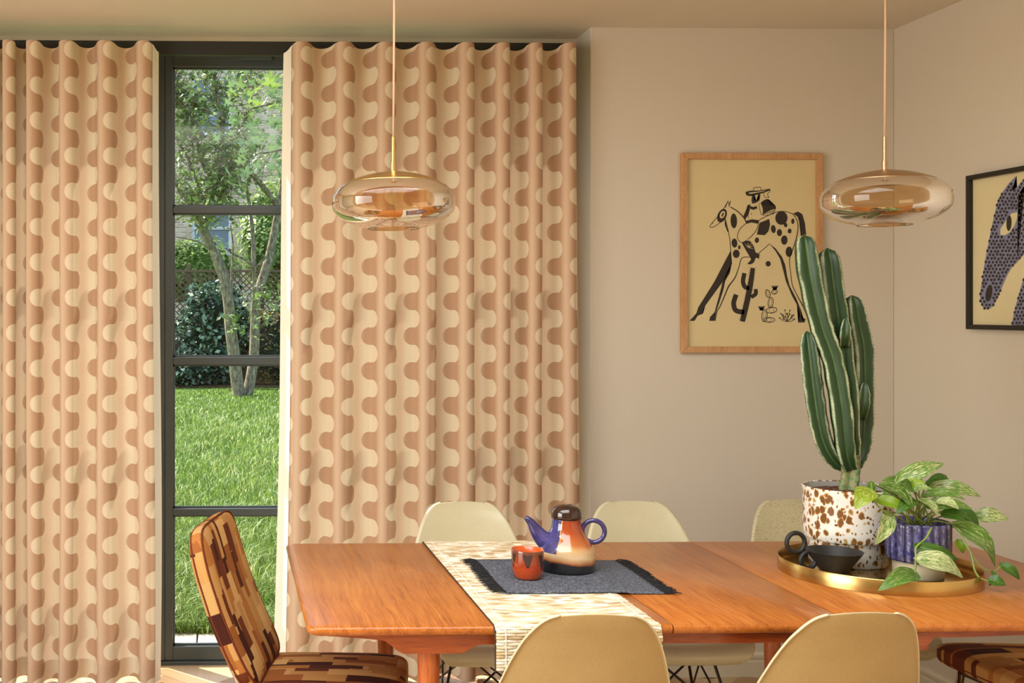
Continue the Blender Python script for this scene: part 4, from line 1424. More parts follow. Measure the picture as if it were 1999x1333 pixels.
plant = thing('trailing_plant', 'variegated green trailing pothos in the ribbed blue-violet pot', 'plant', (BX, BY, TF + 0.132))
po = Vector(plant.location)
S4 = 3.452
def z4(x, y, Y): return onY(1420 + x / S4, 880 + y / S4, Y)
crown = Vector((BX, BY, TF + 0.136))
LEAVES = [  # base x y, tip x y, depth base, depth tip, width(px of crop), roll, kind
    (958, 268, 862, 392, 2.99, 2.96, 150, 0.2, 'y'), (1040, 235, 1262, 402, 3.02, 2.95, 150, -0.2, 'd'), (1150, 205, 1462, 84, 3.06, 3.04, 130, 0.1, 'v'),
    (1160, 235, 1045, 200, 3.09, 3.06, 90, 0.0, 'v'), (1215, 240, 1335, 212, 3.03, 3.00, 95, 0.3, 'y'), (1340, 225, 1560, 225, 3.10, 3.06, 80, -0.3, 'd'),
    (1385, 245, 1708, 305, 3.07, 3.03, 120, 0.2, 'v'), (1330, 300, 1605, 325, 3.03, 2.98, 90, -0.1, 'v'), (1345, 375, 1652, 388, 3.00, 2.96, 110, 0.0, 'v'),
    (1085, 420, 1000, 632, 2.99, 2.955, 120, -0.2, 'v'), (1010, 330, 1215, 405, 3.00, 2.96, 100, 0.2, 'y'), (968, 215, 990, 335, 3.03, 3.0, 60, 0.6, 'd'),
    (1525, 395, 1700, 545, 3.05, 3.02, 130, 0.1, 'd'), (1665, 440, 1898, 458, 3.05, 3.02, 120, 0.2, 'v'), (1535, 505, 1812, 778, 3.00, 2.97, 210, -0.15, 'v'),
    (1275, 640, 1560, 735, 2.945, 2.92, 95, 0.5, 'd'), (1282, 735, 1592, 850, 2.92, 2.89, 190, -0.1, 'v'), (1262, 835, 1018, 938, 2.905, 2.86, 140, 0.1, 'v'),
    (1843, 765, 1972, 868, 2.93, 2.91, 80, 0.3, 'd'), (1765, 870, 1878, 905, 2.90, 2.88, 90, 0.2, 'd'), (1790, 815, 1765, 910, 2.92, 2.90, 60, -0.3, 'd'),
    (1255, 270, 1380, 255, 3.00, 2.97, 80, -0.2, 'v'), (1120, 300, 1010, 300, 3.10, 3.13, 90, 0.2, 'd'), (1420, 300, 1560, 250, 3.13, 3.16, 100, 0.0, 'd'),
    (1555, 600, 1590, 690, 3.00, 2.99, 70, 0.4, 'y'),
    (1250, 330, 1140, 420, 2.99, 2.95, 110, 0.1, 'd'), (1300, 330, 1420, 440, 2.99, 2.95, 100, -0.2, 'v'), (1290, 250, 1210, 160, 3.08, 3.10, 110, 0.2, 'v'), (1360, 240, 1480, 165, 3.10, 3.12, 100, 0.1, 'd'),
    (1180, 330, 1060, 370, 3.02, 2.99, 110, -0.2, 'v'), (1450, 420, 1600, 470, 3.00, 2.96, 110, 0.2, 'd'), (1420, 340, 1560, 390, 2.98, 2.94, 100, 0.0, 'v'), (1250, 260, 1120, 250, 3.02, 2.99, 120, -0.1, 'd')]
KM = {'v': M_leaf, 'y': M_leaf_y, 'd': M_leaf_d}
for (bx, by, tx, ty, yb, yt, w_, roll, kd) in LEAVES:
    b_ = z4(bx, by, yb); t_ = z4(tx, ty, yt)
    leaf_obj(plant, po, b_, t_, w_ / S4 / F_PX * yb * 0.92, roll, KM[kd])
    if by < 560 and bx < 1700:
        a_ = crown + Vector((random.uniform(-.03, .03), random.uniform(-.03, .03), -0.01))
        mid = a_.lerp(b_, 0.55) + Vector((0, 0, 0.018))
        obj('leaf_stalk', MB().tube(smoothpath([a_ - po, mid - po, b_ - po], 6), 0.0021, 6), M_stem, plant, smooth=True)
vine = [crown + Vector((0.04, -0.02, 0.0)), z4(1545, 520, 2.985), z4(1600, 620, 2.96), z4(1640, 690, 2.945), z4(1665, 800, 2.925), z4(1700, 855, 2.905), z4(1760, 880, 2.895)]
obj('vine', MB().tube([q - po for q in smoothpath(vine, 6)], 0.0026, 7), M_stem, plant, smooth=True)
vine = [z4(1640, 690, 2.945), z4(1710, 780, 2.93), z4(1790, 812, 2.92), z4(1845, 775, 2.925)]
obj('vine', MB().tube([q - po for q in smoothpath(vine, 6)], 0.0016, 6), M_stem, plant, smooth=True)
vine = [crown + Vector((0.0, -0.05, 0.0)), z4(1375, 520, 2.955), z4(1335, 590, 2.945), z4(1272, 650, 2.935), z4(1270, 720, 2.925), z4(1262, 835, 2.905)]
obj('vine', MB().tube([q - po for q in smoothpath(vine, 6)], 0.0026, 7), M_stem, plant, smooth=True)
vine = [crown + Vector((-0.03, -0.02, 0.0)), z4(1160, 450, 2.99), z4(1060, 410, 2.975), z4(985, 330, 2.98), z4(975, 250, 3.01), z4(968, 215, 3.03)]
obj('vine', MB().tube([q - po for q in smoothpath(vine, 6)], 0.0022, 7), M_stem, plant, smooth=True)

# --- black conical bowl with ring handle
M_matte = plain('matt_black_clay', srgb(34, 33, 32), 0.55, var=0.1, scale=60)
bp_ = z4(725, 840, 3.07)
bowl = thing('conical_bowl', 'matt black conical clay bowl with ring handles on the brass tray', 'bowl', (bp_.x, 3.075, TF))
obj('body', MB().lathe([(0, 0), (.027, 0), (.029, .002), (.072, .064), (.0735, .067), (.071, .067), (.030, .008), (0, .006)], 56), M_matte, bowl, auto=50)
for (rx, ry, ro, ri) in ((460, 617, 0.0265, 0.0062), (545, 735, 0.0225, 0.0062)):
    q = z4(rx, ry, 3.075) - Vector(bowl.location)
    obj('ring_handle', MB().tube([q + Vector((ro * math.cos(t), 0.003 * math.cos(t), ro * math.sin(t))) for t in np.linspace(0, 2 * PI, 40, endpoint=False)], ri, 12, closed=True), M_matte, bowl, smooth=True)

# ================================================================== PICTURES
def paper_mat(name, col):
    t = NT(name)
    n = t.noise(t.coord('Object'), 220.0, 3.0, 0.7)
    b = t.noise(t.coord('Object'), 9.0, 2.0)
    k = t.math('MULTIPLY_ADD', t.math('ADD', n, b), 0.08, 0.92)
    return t.done(t.pbr(t.mix(1.0, col, t.comb(k, k, k), 'MULTIPLY'), 0.6, 0, None, 0.3))


M_paper = paper_mat('cream_paper', srgb(212, 195, 148))
M_paper2 = paper_mat('ivory_paper', srgb(216, 203, 158))
M_ink = plain('black_ink', srgb(44, 36, 30), 0.6)
M_lilac = plain('lilac_ink', srgb(124, 126, 152), 0.6)


class Print:
    """flat shapes on a picture plane; pts in crop pixels, mapped by fn to the plane, lifted layer by layer"""
    def __init__(s, fn, nrm):
        s.fn = fn; s.n = Vector(nrm); s.mb = MB()

    def poly(s, pts, lift=0.0006):
        P = [s.fn(*p) + s.n * lift for p in pts]
        bm = bmesh.new()
        vs = [bm.verts.new(p) for p in P]
        try:
            f = bm.faces.new(vs)
            r = bmesh.ops.triangulate(bm, faces=[f])
        except Exception:
            pass
        bm.verts.ensure_lookup_table(); bm.verts.index_update()
        s.mb.add([v.co.copy() for v in bm.verts], [tuple(v.index for v in f.verts) for f in bm.faces])
        bm.free()

    def ell(s, x, y, rx, ry, rot=0, lift=0.0006, n=24):
        c_, s_ = math.cos(math.radians(rot)), math.sin(math.radians(rot))
        s.poly([(x + rx * math.cos(t) * c_ - ry * math.sin(t) * s_, y + rx * math.cos(t) * s_ + ry * math.sin(t) * c_) for t in np.linspace(0, 2 * PI, n, endpoint=False)], lift)

    def ring(s, x, y, rx, ry, w=3, rot=0):
        c_, s_ = math.cos(math.radians(rot)), math.sin(math.radians(rot))
        pts = [(x + rx * math.cos(t) * c_ - ry * math.sin(t) * s_, y + rx * math.cos(t) * s_ + ry * math.sin(t) * c_) for t in np.linspace(0, 2 * PI, 25)]
        s.line(pts, w, k=1)

    def line(s, pts, w=4, k=5, lift=0.0006):
        P = smoothpath([(p[0], p[1], 0) for p in pts], k) if k > 1 else [Vector((p[0], p[1], 0)) for p in pts]
        ws = w if hasattr(w, '__len__') else [w, w]
        W = np.interp(np.linspace(0, 1, len(P)), np.linspace(0, 1, len(ws)), ws)
        L, R = [], []
        for i, p in enumerate(P):
            t = (P[min(i + 1, len(P) - 1)] - P[max(i - 1, 0)])
            if t.length < 1e-6: t = Vector((1, 0, 0))
            t.normalize(); n = Vector((-t.y, t.x, 0)) * W[i] / 2
            L.append(s.fn(p.x + n.x, p.y + n.y) + s.n * lift); R.append(s.fn(p.x - n.x, p.y - n.y) + s.n * lift)
        m = len(P)
        s.mb.add(L + R, [(i, i + 1, m + i + 1, m + i) for i in range(m - 1)])


def picture_frame(parent, c, fn3, fw, fd, mat, n_out):
    """four mitred bars; c = outer corners (tl,tr,br,bl) world"""
    tl, tr, br, bl_ = c
    u = (tr - tl).normalized(); v = (bl_ - tl).normalized()
    inner = [tl + u * fw + v * fw, tr - u * fw + v * fw, br - u * fw - v * fw, bl_ + u * fw - v * fw]
    outer = [tl, tr, br, bl_]
    N = Vector(n_out)
    for i in range(4):
        a, b, c2, d = outer[i], outer[(i + 1) % 4], inner[(i + 1) % 4], inner[i]
        mb = MB().add([q - Vector(parent.location) for q in (a, b, c2, d, a + N * fd, b + N * fd, c2 + N * fd, d + N * fd)],
                      [(3, 2, 1, 0), (4, 5, 6, 7), (0, 1, 5, 4), (1, 2, 6, 5), (2, 3, 7, 6), (3, 0, 4, 7)])
        obj('frame_bar', mb, mat, parent, bevel=0.0015)
    return inner


# horse-and-rider print, oak frame
tl, br = onY(1327, 299.5, Y_PIC - 0.002), onY(1601.5, 688, Y_PIC - 0.002)
pic = thing('framed_print', 'oak framed black and cream print of a rider on a spotted horse', 'picture', (tl.x, Y_PIC - 0.002, br.z))
po_ = Vector(pic.location)
TL, TR, BR, BL = Vector((tl.x, Y_PIC - .002, tl.z)), Vector((br.x, Y_PIC - .002, tl.z)), Vector((br.x, Y_PIC - .002, br.z)), Vector((tl.x, Y_PIC - .002, br.z))
inner = picture_frame(pic, (TL, TR, BR, BL), None, 0.0245, 0.022, M_oak, (0, -1, 0))
obj('paper', MB().span((inner[0].x - po_.x - .004, -0.008, inner[2].z - po_.z - .004), (inner[2].x - po_.x + .004, -0.001, inner[0].z - po_.z + .004)), M_paper, pic)


def f1(x, y):
    u = (x - 52) / (925 - 52); v = (y - 62) / (1290 - 62)
    return Vector(((TR.x - TL.x) * u, -0.008, (TL.z - BL.z) * (1 - v)))


P = Print(f1, (0, -1, 0))
P.line([(360, 392), (405, 420), (440, 455), (458, 485)], [6, 7]); P.line([(345, 357), (325, 392), (295, 435), (258, 478), (234, 508), (240, 519), (262, 512), (298, 488), (328, 466)], 4)
P.line([(328, 396), (346, 354), (350, 380), (361, 355), (350, 392)], 4, 2); P.line([(328, 466), (332, 500), (346, 545)], [4, 14, 8]); P.line([(346, 540), (356, 590), (360, 640), (364, 700), (368, 745)], 4)
P.ell(308, 446, 27, 44, 25); P.ell(248, 492, 6, 3, -20)
P.poly([(362, 660), (369, 742), (352, 790), (306, 862), (245, 945), (205, 1000), (188, 1030), (190, 1050), (158, 1062), (138, 1094), (107, 1094), (150, 1046), (160, 1012), (215, 925), (262, 850), (318, 742)])
P.poly([(369, 735), (356, 800), (322, 858), (316, 905), (290, 985), (272, 1036), (262, 1094), (229, 1094), (234, 1070), (262, 1040), (284, 960), (300, 900), (312, 850), (340, 790)])
P.line([(480, 702), (432, 706), (412, 765), (388, 828), (350, 880), (328, 930), (298, 1000), (276, 1040), (266, 1094)], [4, 5, 8, 6, 5])
P.line([(530, 682), (570, 648), (603, 618)], 4, 2)
P.poly([(600, 616), (640, 664), (668, 712), (684, 770), (704, 850), (742, 940), (775, 1000), (790, 1050), (784, 1094), (780, 1104), (820, 1104), (826, 1080), (800, 1078), (798, 1030), (770, 960), (728, 880), (712, 820), (700, 750), (680, 700), (640, 648)])
P.line([(540, 470), (600, 442), (662, 420), (722, 425), (758, 448), (779, 500), (772, 570), (748, 650), (726, 715), (734, 800), (744, 872), (775, 940), (808, 1000), (826, 1040)], [4, 4, 5, 6, 4, 5, 8])
P.poly([(748, 432), (780, 420), (806, 436), (822, 490), (830, 562), (796, 572), (794, 500), (776, 452)])
for e in ((381, 478, 20, 46), (676, 460, 38, 42), (626, 528, 15, 25), (664, 550, 16, 22), (702, 503, 11, 14), (747, 480, 10, 17), (727, 540, 12, 15), (694, 596, 20, 29), (524, 597, 13, 17),
          (385, 615, 18, 28), (415, 641, 8, 13), (396, 681, 21, 26), (723, 668, 21, 32), (594, 742, 16, 17)):
    P.ell(*e, rot=random.uniform(-10, 10))
P.poly([(540, 490), (600, 466), (606, 500), (596, 540), (574, 566), (524, 562), (530, 535)])
# rider
P.line([(462, 488), (418, 530), (403, 575), (412, 600), (432, 612)], 4); P.line([(534, 496), (520, 536), (488, 574), (464, 592)], 4)
P.poly([(430, 612), (455, 598), (482, 602), (504, 632), (516, 672), (541, 684), (537, 712), (518, 704), (505, 735), (486, 746), (464, 744), (488, 716), (480, 700), (450, 650)])
P.poly([(455, 478), (492, 468), (540, 474), (532, 496), (492, 488), (458, 496)])
P.poly([(452, 300), (480, 292), (540, 290), (606, 280), (608, 288), (580, 300), (530, 316), (480, 326), (458, 320)]); P.poly([(470, 303), (540, 296), (590, 288), (560, 298), (500, 310)], 0.0)
P.line([(502, 290), (506, 274), (524, 271), (548, 272), (549, 288)], 4, 2)
P.poly([(494, 322), (508, 312), (504, 350), (520, 354), (538, 342), (534, 310), (546, 316), (540, 352), (520, 366), (494, 372), (490, 350)])
P.line([(510, 322), (507, 340), (519, 350), (532, 340), (531, 318)], 2); P.ell(514, 328, 2, 2); P.ell(525, 328, 2, 2); P.line([(515, 342), (519, 344), (524, 341)], 2, 1)
P.poly([(480, 385), (500, 392), (524, 386), (526, 402), (502, 410), (482, 404)]); P.ell(490, 436, 3, 4)
P.line([(486, 372), (474, 392), (464, 430), (474, 460)], 3); P.line([(538, 366), (540, 400), (552, 440)], 3)
P.line([(566, 300), (572, 330), (600, 335)], 3); P.line([(566, 300), (586, 284), (606, 292), (590, 312), (600, 336)], 3)
P.poly([(466, 380), (482, 378), (480, 410), (472, 440), (452, 468), (440, 448), (456, 412)])
rr = random.Random(4)
for i in range(26):
    a = i / 25
    x0, y0 = 556 + 50 * a, 366 - 22 * math.sin(a * 2)
    P.line([(x0 - 8, y0), (x0 + 6 + 26 * a, y0 + 40), (x0 + 4 + 30 * a, y0 + 76 - 18 * a)], 2.6, 2)
for i in range(12):
    y = 368 + i * 6
    P.line([(560 + i, y), (600, y - 4), (634 - abs(i - 6), y + 4)], 2.4, 2)
P.line([(552, 440), (600, 442), (634, 418), (637, 380)], 3)
# prickly plants
P.line([(499, 768), (487, 850), (468, 950), (450, 1030), (434, 1098)], [26, 34, 34, 32]); P.line([(447, 800), (438, 850), (450, 885), (476, 892)], 27); P.line([(516, 898), (516, 928), (488, 948)], 24); P.line([(396, 932), (380, 985), (394, 1030), (446, 1040)], 30)
for i in range(46):
    t_ = i / 45
    for sx in (-1, 1):
        x = np.interp(t_, [0, .25, .55, .8, 1], [499, 487, 468, 450, 434]); y = 768 + 326 * t_
        if i % 2 == 0: P.line([(x + sx * 14, y), (x + sx * 23, y - 3)], 2, 1)
for e in ((592, 926, 14, 25, -15), (633, 915, 18, 14, -20), (609, 981, 16, 32, 8), (615, 1028, 33, 18, -8), (571, 1062, 17, 38, 4), (600, 1088, 35, 15, 0)):
    P.ring(e[0], e[1], e[2], e[3], 4, e[4]); P.ring(e[0], e[1], e[2] * .45, e[3] * .8, 2, e[4])
for x, y in ((635, 890), (552, 1016)):
    for k in (-22, -11, 0, 11, 20): P.poly([(x - 9, y + 14), (x + 9, y + 14), (x + k + 3, y - 14), (x + k, y - 14)])
for a in range(9):
    x1, y1 = 710 + 48 * math.sin(-1.2 + a * .32), 1092 - 60 * math.cos(-1.2 + a * .32) * (0.7 + .4 * (a % 2))
    P.line([(710, 1098), ((710 + x1) / 2, (1098 + y1) / 2 + 8), (x1, y1)], 3, 3); P.ell(x1, y1, 4, 5); P.ell((710 + 2 * x1) / 3 + 6, (1098 + 2 * y1) / 3, 3, 5)
obj('ink_print', P.mb, M_ink, pic)
Pw = Print(f1, (0, -1, 0))
Pw.ell(310, 440, 15, 24, 25, lift=0.0012)
for a in range(5):
    an = -2.2 + a * 0.62
    Pw.line([(470, 642), (470 + 34 * math.cos(an), 642 + 30 * math.sin(an))], [5, 1], 1, lift=0.0012)
Pw.poly([(472, 304), (530, 298), (585, 289), (560, 297), (500, 309), (480, 312)], 0.0012)
obj('paper_highlights', Pw.mb, M_paper, pic)['kind'] = 'stuff'
Pw = Print(f1, (0, -1, 0)); Pw.ell(311, 440, 5, 15, 25, lift=0.0018)
obj('eye', Pw.mb, M_ink, pic)

# spotted horse head on the side wall, black frame
XW = X_RIGHT - 0.002
q1 = onX(1896.5, 343.6, XW); q2 = onX(1897, 642.4, XW)
ytop, yw = q1.y, q1.y - 0.56
pic2 = thing('framed_print', 'black framed print of a dotted lilac horse head on the side wall', 'picture', (XW, yw, q2.z))
p2 = Vector(pic2.location)
c4 = [Vector((XW, ytop, q1.z)), Vector((XW, yw, q1.z)), Vector((XW, yw, q2.z)), Vector((XW, ytop, q2.z))]
inner = picture_frame(pic2, c4, None, 0.017, 0.022, M_black_metal, (-1, 0, 0))
obj('paper', MB().span((-0.006, inner[1].y - p2.y - .003, inner[2].z - p2.z - .003), (-0.001, inner[0].y - p2.y + .003, inner[0].z - p2.z + .003)), M_paper2, pic2)


def f2(x, y):
    p = onX(1870 + x / 3.806, 310 + y / 3.806, XW - 0.006)
    return p - p2


head = [(437, 125), (420, 180), (400, 240), (440, 210), (491, 150), (500, 190), (450, 265), (520, 225), (600, 220), (640, 300), (640, 620), (560, 690), (491, 710), (440, 770), (405, 800), (370, 860),
        (330, 950), (290, 1040), (262, 1095), (225, 1122), (188, 1105), (167, 1060), (164, 1000), (178, 920), (195, 800), (215, 690), (240, 560), (268, 430), (300, 300), (330, 250), (380, 180)]
neck = [(640, 660), (560, 760), (491, 880), (455, 1000), (425, 1110), (395, 1252), (700, 1262), (760, 900), (720, 640)]
Pl = Print(f2, (-1, 0, 0)); Pl.poly(head); Pl.poly(neck); obj('lilac_print', Pl.mb, M_lilac, pic2)
Pe = Print(f2, (-1, 0, 0)); Pe.poly([(445, 398), (400, 405), (360, 460), (318, 520), (318, 565), (350, 568), (390, 545), (425, 490), (442, 440)], 0.0012); obj('eye_white', Pe.mb, M_paper2, pic2)
Pd = Print(f2, (-1, 0, 0))
Pd.ell(383, 478, 19, 58, 3, 0.0018); Pd.ell(233, 998, 24, 64, 10, 0.0012)


def inside(pt, poly):
    x, y = pt; r = False
    for i in range(len(poly)):
        (x1, y1), (x2, y2) = poly[i], poly[i - 1]
        if (y1 > y) != (y2 > y) and x < (x2 - x1) * (y - y1) / (y2 - y1) + x1: r = not r
    return r


rr = random.Random(5)
for row in range(0, 44):
    for col in range(0, 24):
        x = 158 + col * 26.5 + (row % 2) * 13 + rr.uniform(-3, 3); y = 130 + row * 26.5 + rr.uniform(-4, 4)
        if (inside((x, y), head) or inside((x, y), neck)) and not (((x - 233) / 34) ** 2 + ((y - 998) / 76) ** 2 < 1) and not inside((x, y), [(460, 385), (395, 390), (300, 520), (305, 580), (360, 582), (440, 500)]):
            Pd.ell(x, y, 9.2, 11.2, 10, 0.0012, 10)
obj('dots_print', Pd.mb, M_ink, pic2)

# ================================================================== GARDEN
GZ = -0.05


def stone_mat():
    t = NT('pale_paving'); n = t.noise(t.coord('Object'), 30.0, 5.0, 0.65)
    c = t.ramp(n, [(0.3, srgb(190, 178, 158)), (0.7, srgb(222, 212, 194))])
    return t.done(t.pbr(c, 0.8, 0, t.bump(n, 0.3, 0.003), 0.2))


M_stone = stone_mat()
terrace = struct('terrace', MB().span((-4, Y_DOOR + 0.1, GZ - 0.2), (4, 5.32, GZ - 0.03)), M_stone, 'pale stone terrace edge outside the door')
slab_me = mesh_of('paving_slab', MB().box((0, 0, 0), (0.592, 0.50, 0.04))); slab_me.materials.append(M_stone)
for i in range(-5, 6):
    o = obj('paving_slab', slab_me, M_stone, terrace, loc=(i * 0.6 + 0.17, 5.055, GZ - 0.012), bevel=0.004)


def grass_ground():
    t = NT('lawn_soil'); n = t.noise(t.coord('Object'), 9.0, 6.0, 0.7); b = t.noise(t.coord('Object'), 0.7, 3.0)
    c = t.ramp(t.math('ADD', t.math('MULTIPLY', n, .6), t.math('MULTIPLY', b, .4)), [(0.3, srgb(78, 98, 40)), (0.6, srgb(112, 138, 62))])
    return t.done(t.pbr(c, 0.9, 0, t.bump(n, 0.6, 0.02), 0.1))


lawn = struct('lawn', MB().span((-12, 5.30, GZ - 0.3), (12, 22.0, GZ)), grass_ground(), 'green lawn outside the door')


def soil_bed():
    t = NT('bed_soil'); n = t.noise(t.coord('Object'), 14.0, 6.0, 0.7)
    return t.done(t.pbr(t.ramp(n, [(0.35, srgb(58, 44, 30)), (0.6, srgb(112, 92, 58)), (0.75, srgb(150, 132, 84))]), 0.95, 0, t.bump(n, 0.8, 0.03), 0.1))


struct('planting_bed', MB().span((-12, 22.0, GZ - 0.3), (12, 45, GZ + 0.03)), soil_bed(), 'bare soil bed behind the lawn')


def blade_mat():
    t = NT('grass_blade')
    at = t.n('ShaderNodeAttribute', attribute_name='tone').outputs['Fac']
    c = t.ramp(at, [(0.0, srgb(64, 90, 28)), (0.5, srgb(98, 124, 44)), (0.85, srgb(138, 156, 80)), (1.0, srgb(196, 196, 138))])
    p = t.pbr(c, 0.5, 0, None, 0.35)
    tl = t.n('ShaderNodeBsdfTranslucent', {'Color': c}).outputs[0]
    return t.done(t.n('ShaderNodeMixShader', {0: 0.35, 1: p, 2: tl}).outputs[0])


def np_mesh(name, V, F, tone=None):
    me = bpy.data.meshes.new(name)
    V = np.asarray(V, dtype=np.float32).reshape(-1, 3); F = np.asarray(F, dtype=np.int32); k = F.shape[1]
    me.vertices.add(len(V)); me.vertices.foreach_set('co', V.ravel())
    me.loops.add(F.size); me.loops.foreach_set('vertex_index', F.ravel())
    me.polygons.add(len(F)); me.polygons.foreach_set('loop_start', np.arange(0, F.size, k, dtype=np.int32)); me.polygons.foreach_set('loop_total', np.full(len(F), k, dtype=np.int32))
    if tone is not None:
        at = me.attributes.new('tone', 'FLOAT', 'POINT'); at.data.foreach_set('value', np.asarray(tone, dtype=np.float32))
    me.update(); me.validate()
    return me


def grass():
    n = 90000
    y = 5.30 + (21.6 - 5.30) * rng.random(n) ** 1.9
    half = 0.55 + 0.13 * y
    x = -0.02 * y + (rng.random(n) * 2 - 1) * half
    y = y - 0.04 * rng.random(n) * (y < 5.4)
    clump = 0.5 + 0.5 * np.sin(x * 5.1 + 2 * np.sin(y * 2.3)) * np.sin(y * 4.1 + x * 1.7)
    thin = np.clip((y - 16.5) / 5, 0, 1)
    h = (0.055 + 0.085 * rng.random(n) ** 1.5) * (0.65 + 0.6 * clump) * (1 - 0.6 * thin)
    ang = rng.random(n) * 2 * PI; lean = 0.35 + 0.9 * rng.random(n)
    wv = (0.0022 + 0.0018 * rng.random(n)) * (1 + (y - 5.3) * 0.12)
    dx, dy = np.cos(ang), np.sin(ang)
    wa = ang + PI / 2 + rng.normal(0, 0.6, n)
    wxv, wyv = np.cos(wa) * wv, np.sin(wa) * wv
    z0 = np.full(n, GZ - 0.005)
    p0 = np.stack([x - wxv, y - wyv, z0], 1); p1 = np.stack([x + wxv, y + wyv, z0], 1)
    mx, my, mz = x + dx * h * 0.25 * lean, y + dy * h * 0.25 * lean, z0 + h * 0.65
    p2_ = np.stack([mx - wxv * .8, my - wyv * .8, mz], 1); p3 = np.stack([mx + wxv * .8, my + wyv * .8, mz], 1)
    p4 = np.stack([x + dx * h * 0.9 * lean, y + dy * h * 0.9 * lean, z0 + h * (1.05 - 0.35 * (lean - .35))], 1)
    V = np.stack([p0, p1, p3, p2_, p4], 1).reshape(-1, 3)
    b = np.arange(n)[:, None] * 5
    F = np.concatenate([b + np.array([[0, 1, 2]]), b + np.array([[0, 2, 3]]), b + np.array([[3, 2, 4]])])
    tone = np.clip(0.25 + 0.45 * rng.random(n) + 0.25 * clump + 0.5 * (rng.random(n) > 0.93), 0, 1)
    tone = np.clip(tone * (1 - 0.25 * thin), 0, 1)
    o = obj('grass', np_mesh('grass', V, F, np.repeat(tone, 5)), blade_mat())
    tag(o, 'long bright green grass blades of the lawn', 'grass', kind='stuff')


grass()


def leafy(name, cols, trans=0.35, rough=0.4):
    t = NT(name)
    at = t.n('ShaderNodeAttribute', attribute_name='tone').outputs['Fac']
    c = t.ramp(at, [(i / (len(cols) - 1), q) for i, q in enumerate(cols)])
    p = t.pbr(c, rough, 0, None, 0.45)
    tl = t.n('ShaderNodeBsdfTranslucent', {'Color': c}).outputs[0]
    return t.done(t.n('ShaderNodeMixShader', {0: trans, 1: p, 2: tl}).outputs[0])


M_apple = leafy('apple_leaves', [srgb(84, 104, 56), srgb(122, 146, 78), srgb(170, 186, 118)])
M_lime = leafy('creeper_leaves', [srgb(86, 116, 46), srgb(128, 156, 68), srgb(184, 202, 116)])
M_ever = leafy('evergreen_leaves', [srgb(26, 46, 32), srgb(50, 76, 56), srgb(88, 116, 92), srgb(176, 194, 164)], 0.1, 0.25)
M_maple = leafy('maple_leaves', [srgb(118, 142, 106), srgb(136, 158, 110), srgb(156, 176, 92)], 0.25)
M_dry = leafy('dry_shrub_leaves', [srgb(84, 70, 42), srgb(130, 110, 66), srgb(110, 118, 58)], 0.2)


def leaf_cloud(name, centers, size, mat, parent, origin=(0, 0, 0), seed=1, up=0.5):
    r = np.random.default_rng(seed)
    n = len(centers); ctr = np.asarray(centers) - np.asarray(origin)
    nr = r.normal(0, 1, (n, 3)); nr[:, 2] += up * 2; nr /= np.linalg.norm(nr, axis=1, keepdims=True)
    d = r.normal(0, 1, (n, 3)); d -= nr * (d * nr).sum(1, keepdims=True); d /= np.linalg.norm(d, axis=1, keepdims=True)
    s = np.cross(nr, d)
    L = size * (0.6 + 0.8 * r.random((n, 1))); Wd = L * 0.28
    a = ctr - d * L / 2; b = ctr + s * Wd + nr * L * 0.06 - d * L * .05; c = ctr + d * L / 2; e = ctr - s * Wd + nr * L * 0.06 - d * L * .05
    V = np.stack([a, b, c, e], 1).reshape(-1, 3)
    q = np.arange(n)[:, None] * 4
    F = np.concatenate([q + np.array([[0, 1, 2]]), q + np.array([[0, 2, 3]])])
    o = obj(name, np_mesh(name, V, F, np.repeat(r.random(n), 4)), mat, parent)
    o['kind'] = 'stuff'
    return o


def bark_mat():
    t = NT('grey_bark'); n = t.noise(t.coord('Object', (1, 1, 0.4)), 22.0, 6.0, 0.7)
    c = t.ramp(n, [(0.35, srgb(86, 76, 62)), (0.55, srgb(142, 130, 108)), (0.72, srgb(190, 178, 152))])
    return t.done(t.pbr(c, 0.9, 0, t.bump(n, 0.8, 0.02), 0.1))


M_bark = bark_mat()
# --- the twin-stemmed fruit tree on the lawn
base = onZ(478, 774, GZ)
YT = base.y
print('tree at', base)
tree = thing('fruit_tree', 'twin-stemmed fruit tree with grey bark standing on the lawn', 'tree', base)
to = Vector(base)


def bp(lst, dY=0.0, dY1=None):
    n = len(lst); dY1 = dY if dY1 is None else dY1
    return [onY(x, y, YT + dY + (dY1 - dY) * i / max(1, n - 1)) - to for i, (x, y) in enumerate(lst)]


def limb(name, pts, r0, r1, dY=0.0, dY1=None, n=10):
    p = smoothpath(bp(pts, dY, dY1), 5)
    k = F_PX / YT
    obj(name, MB().tube(p, list(np.linspace(r0 / k, r1 / k, len(p))), n), M_bark, tree, smooth=True)
    return p


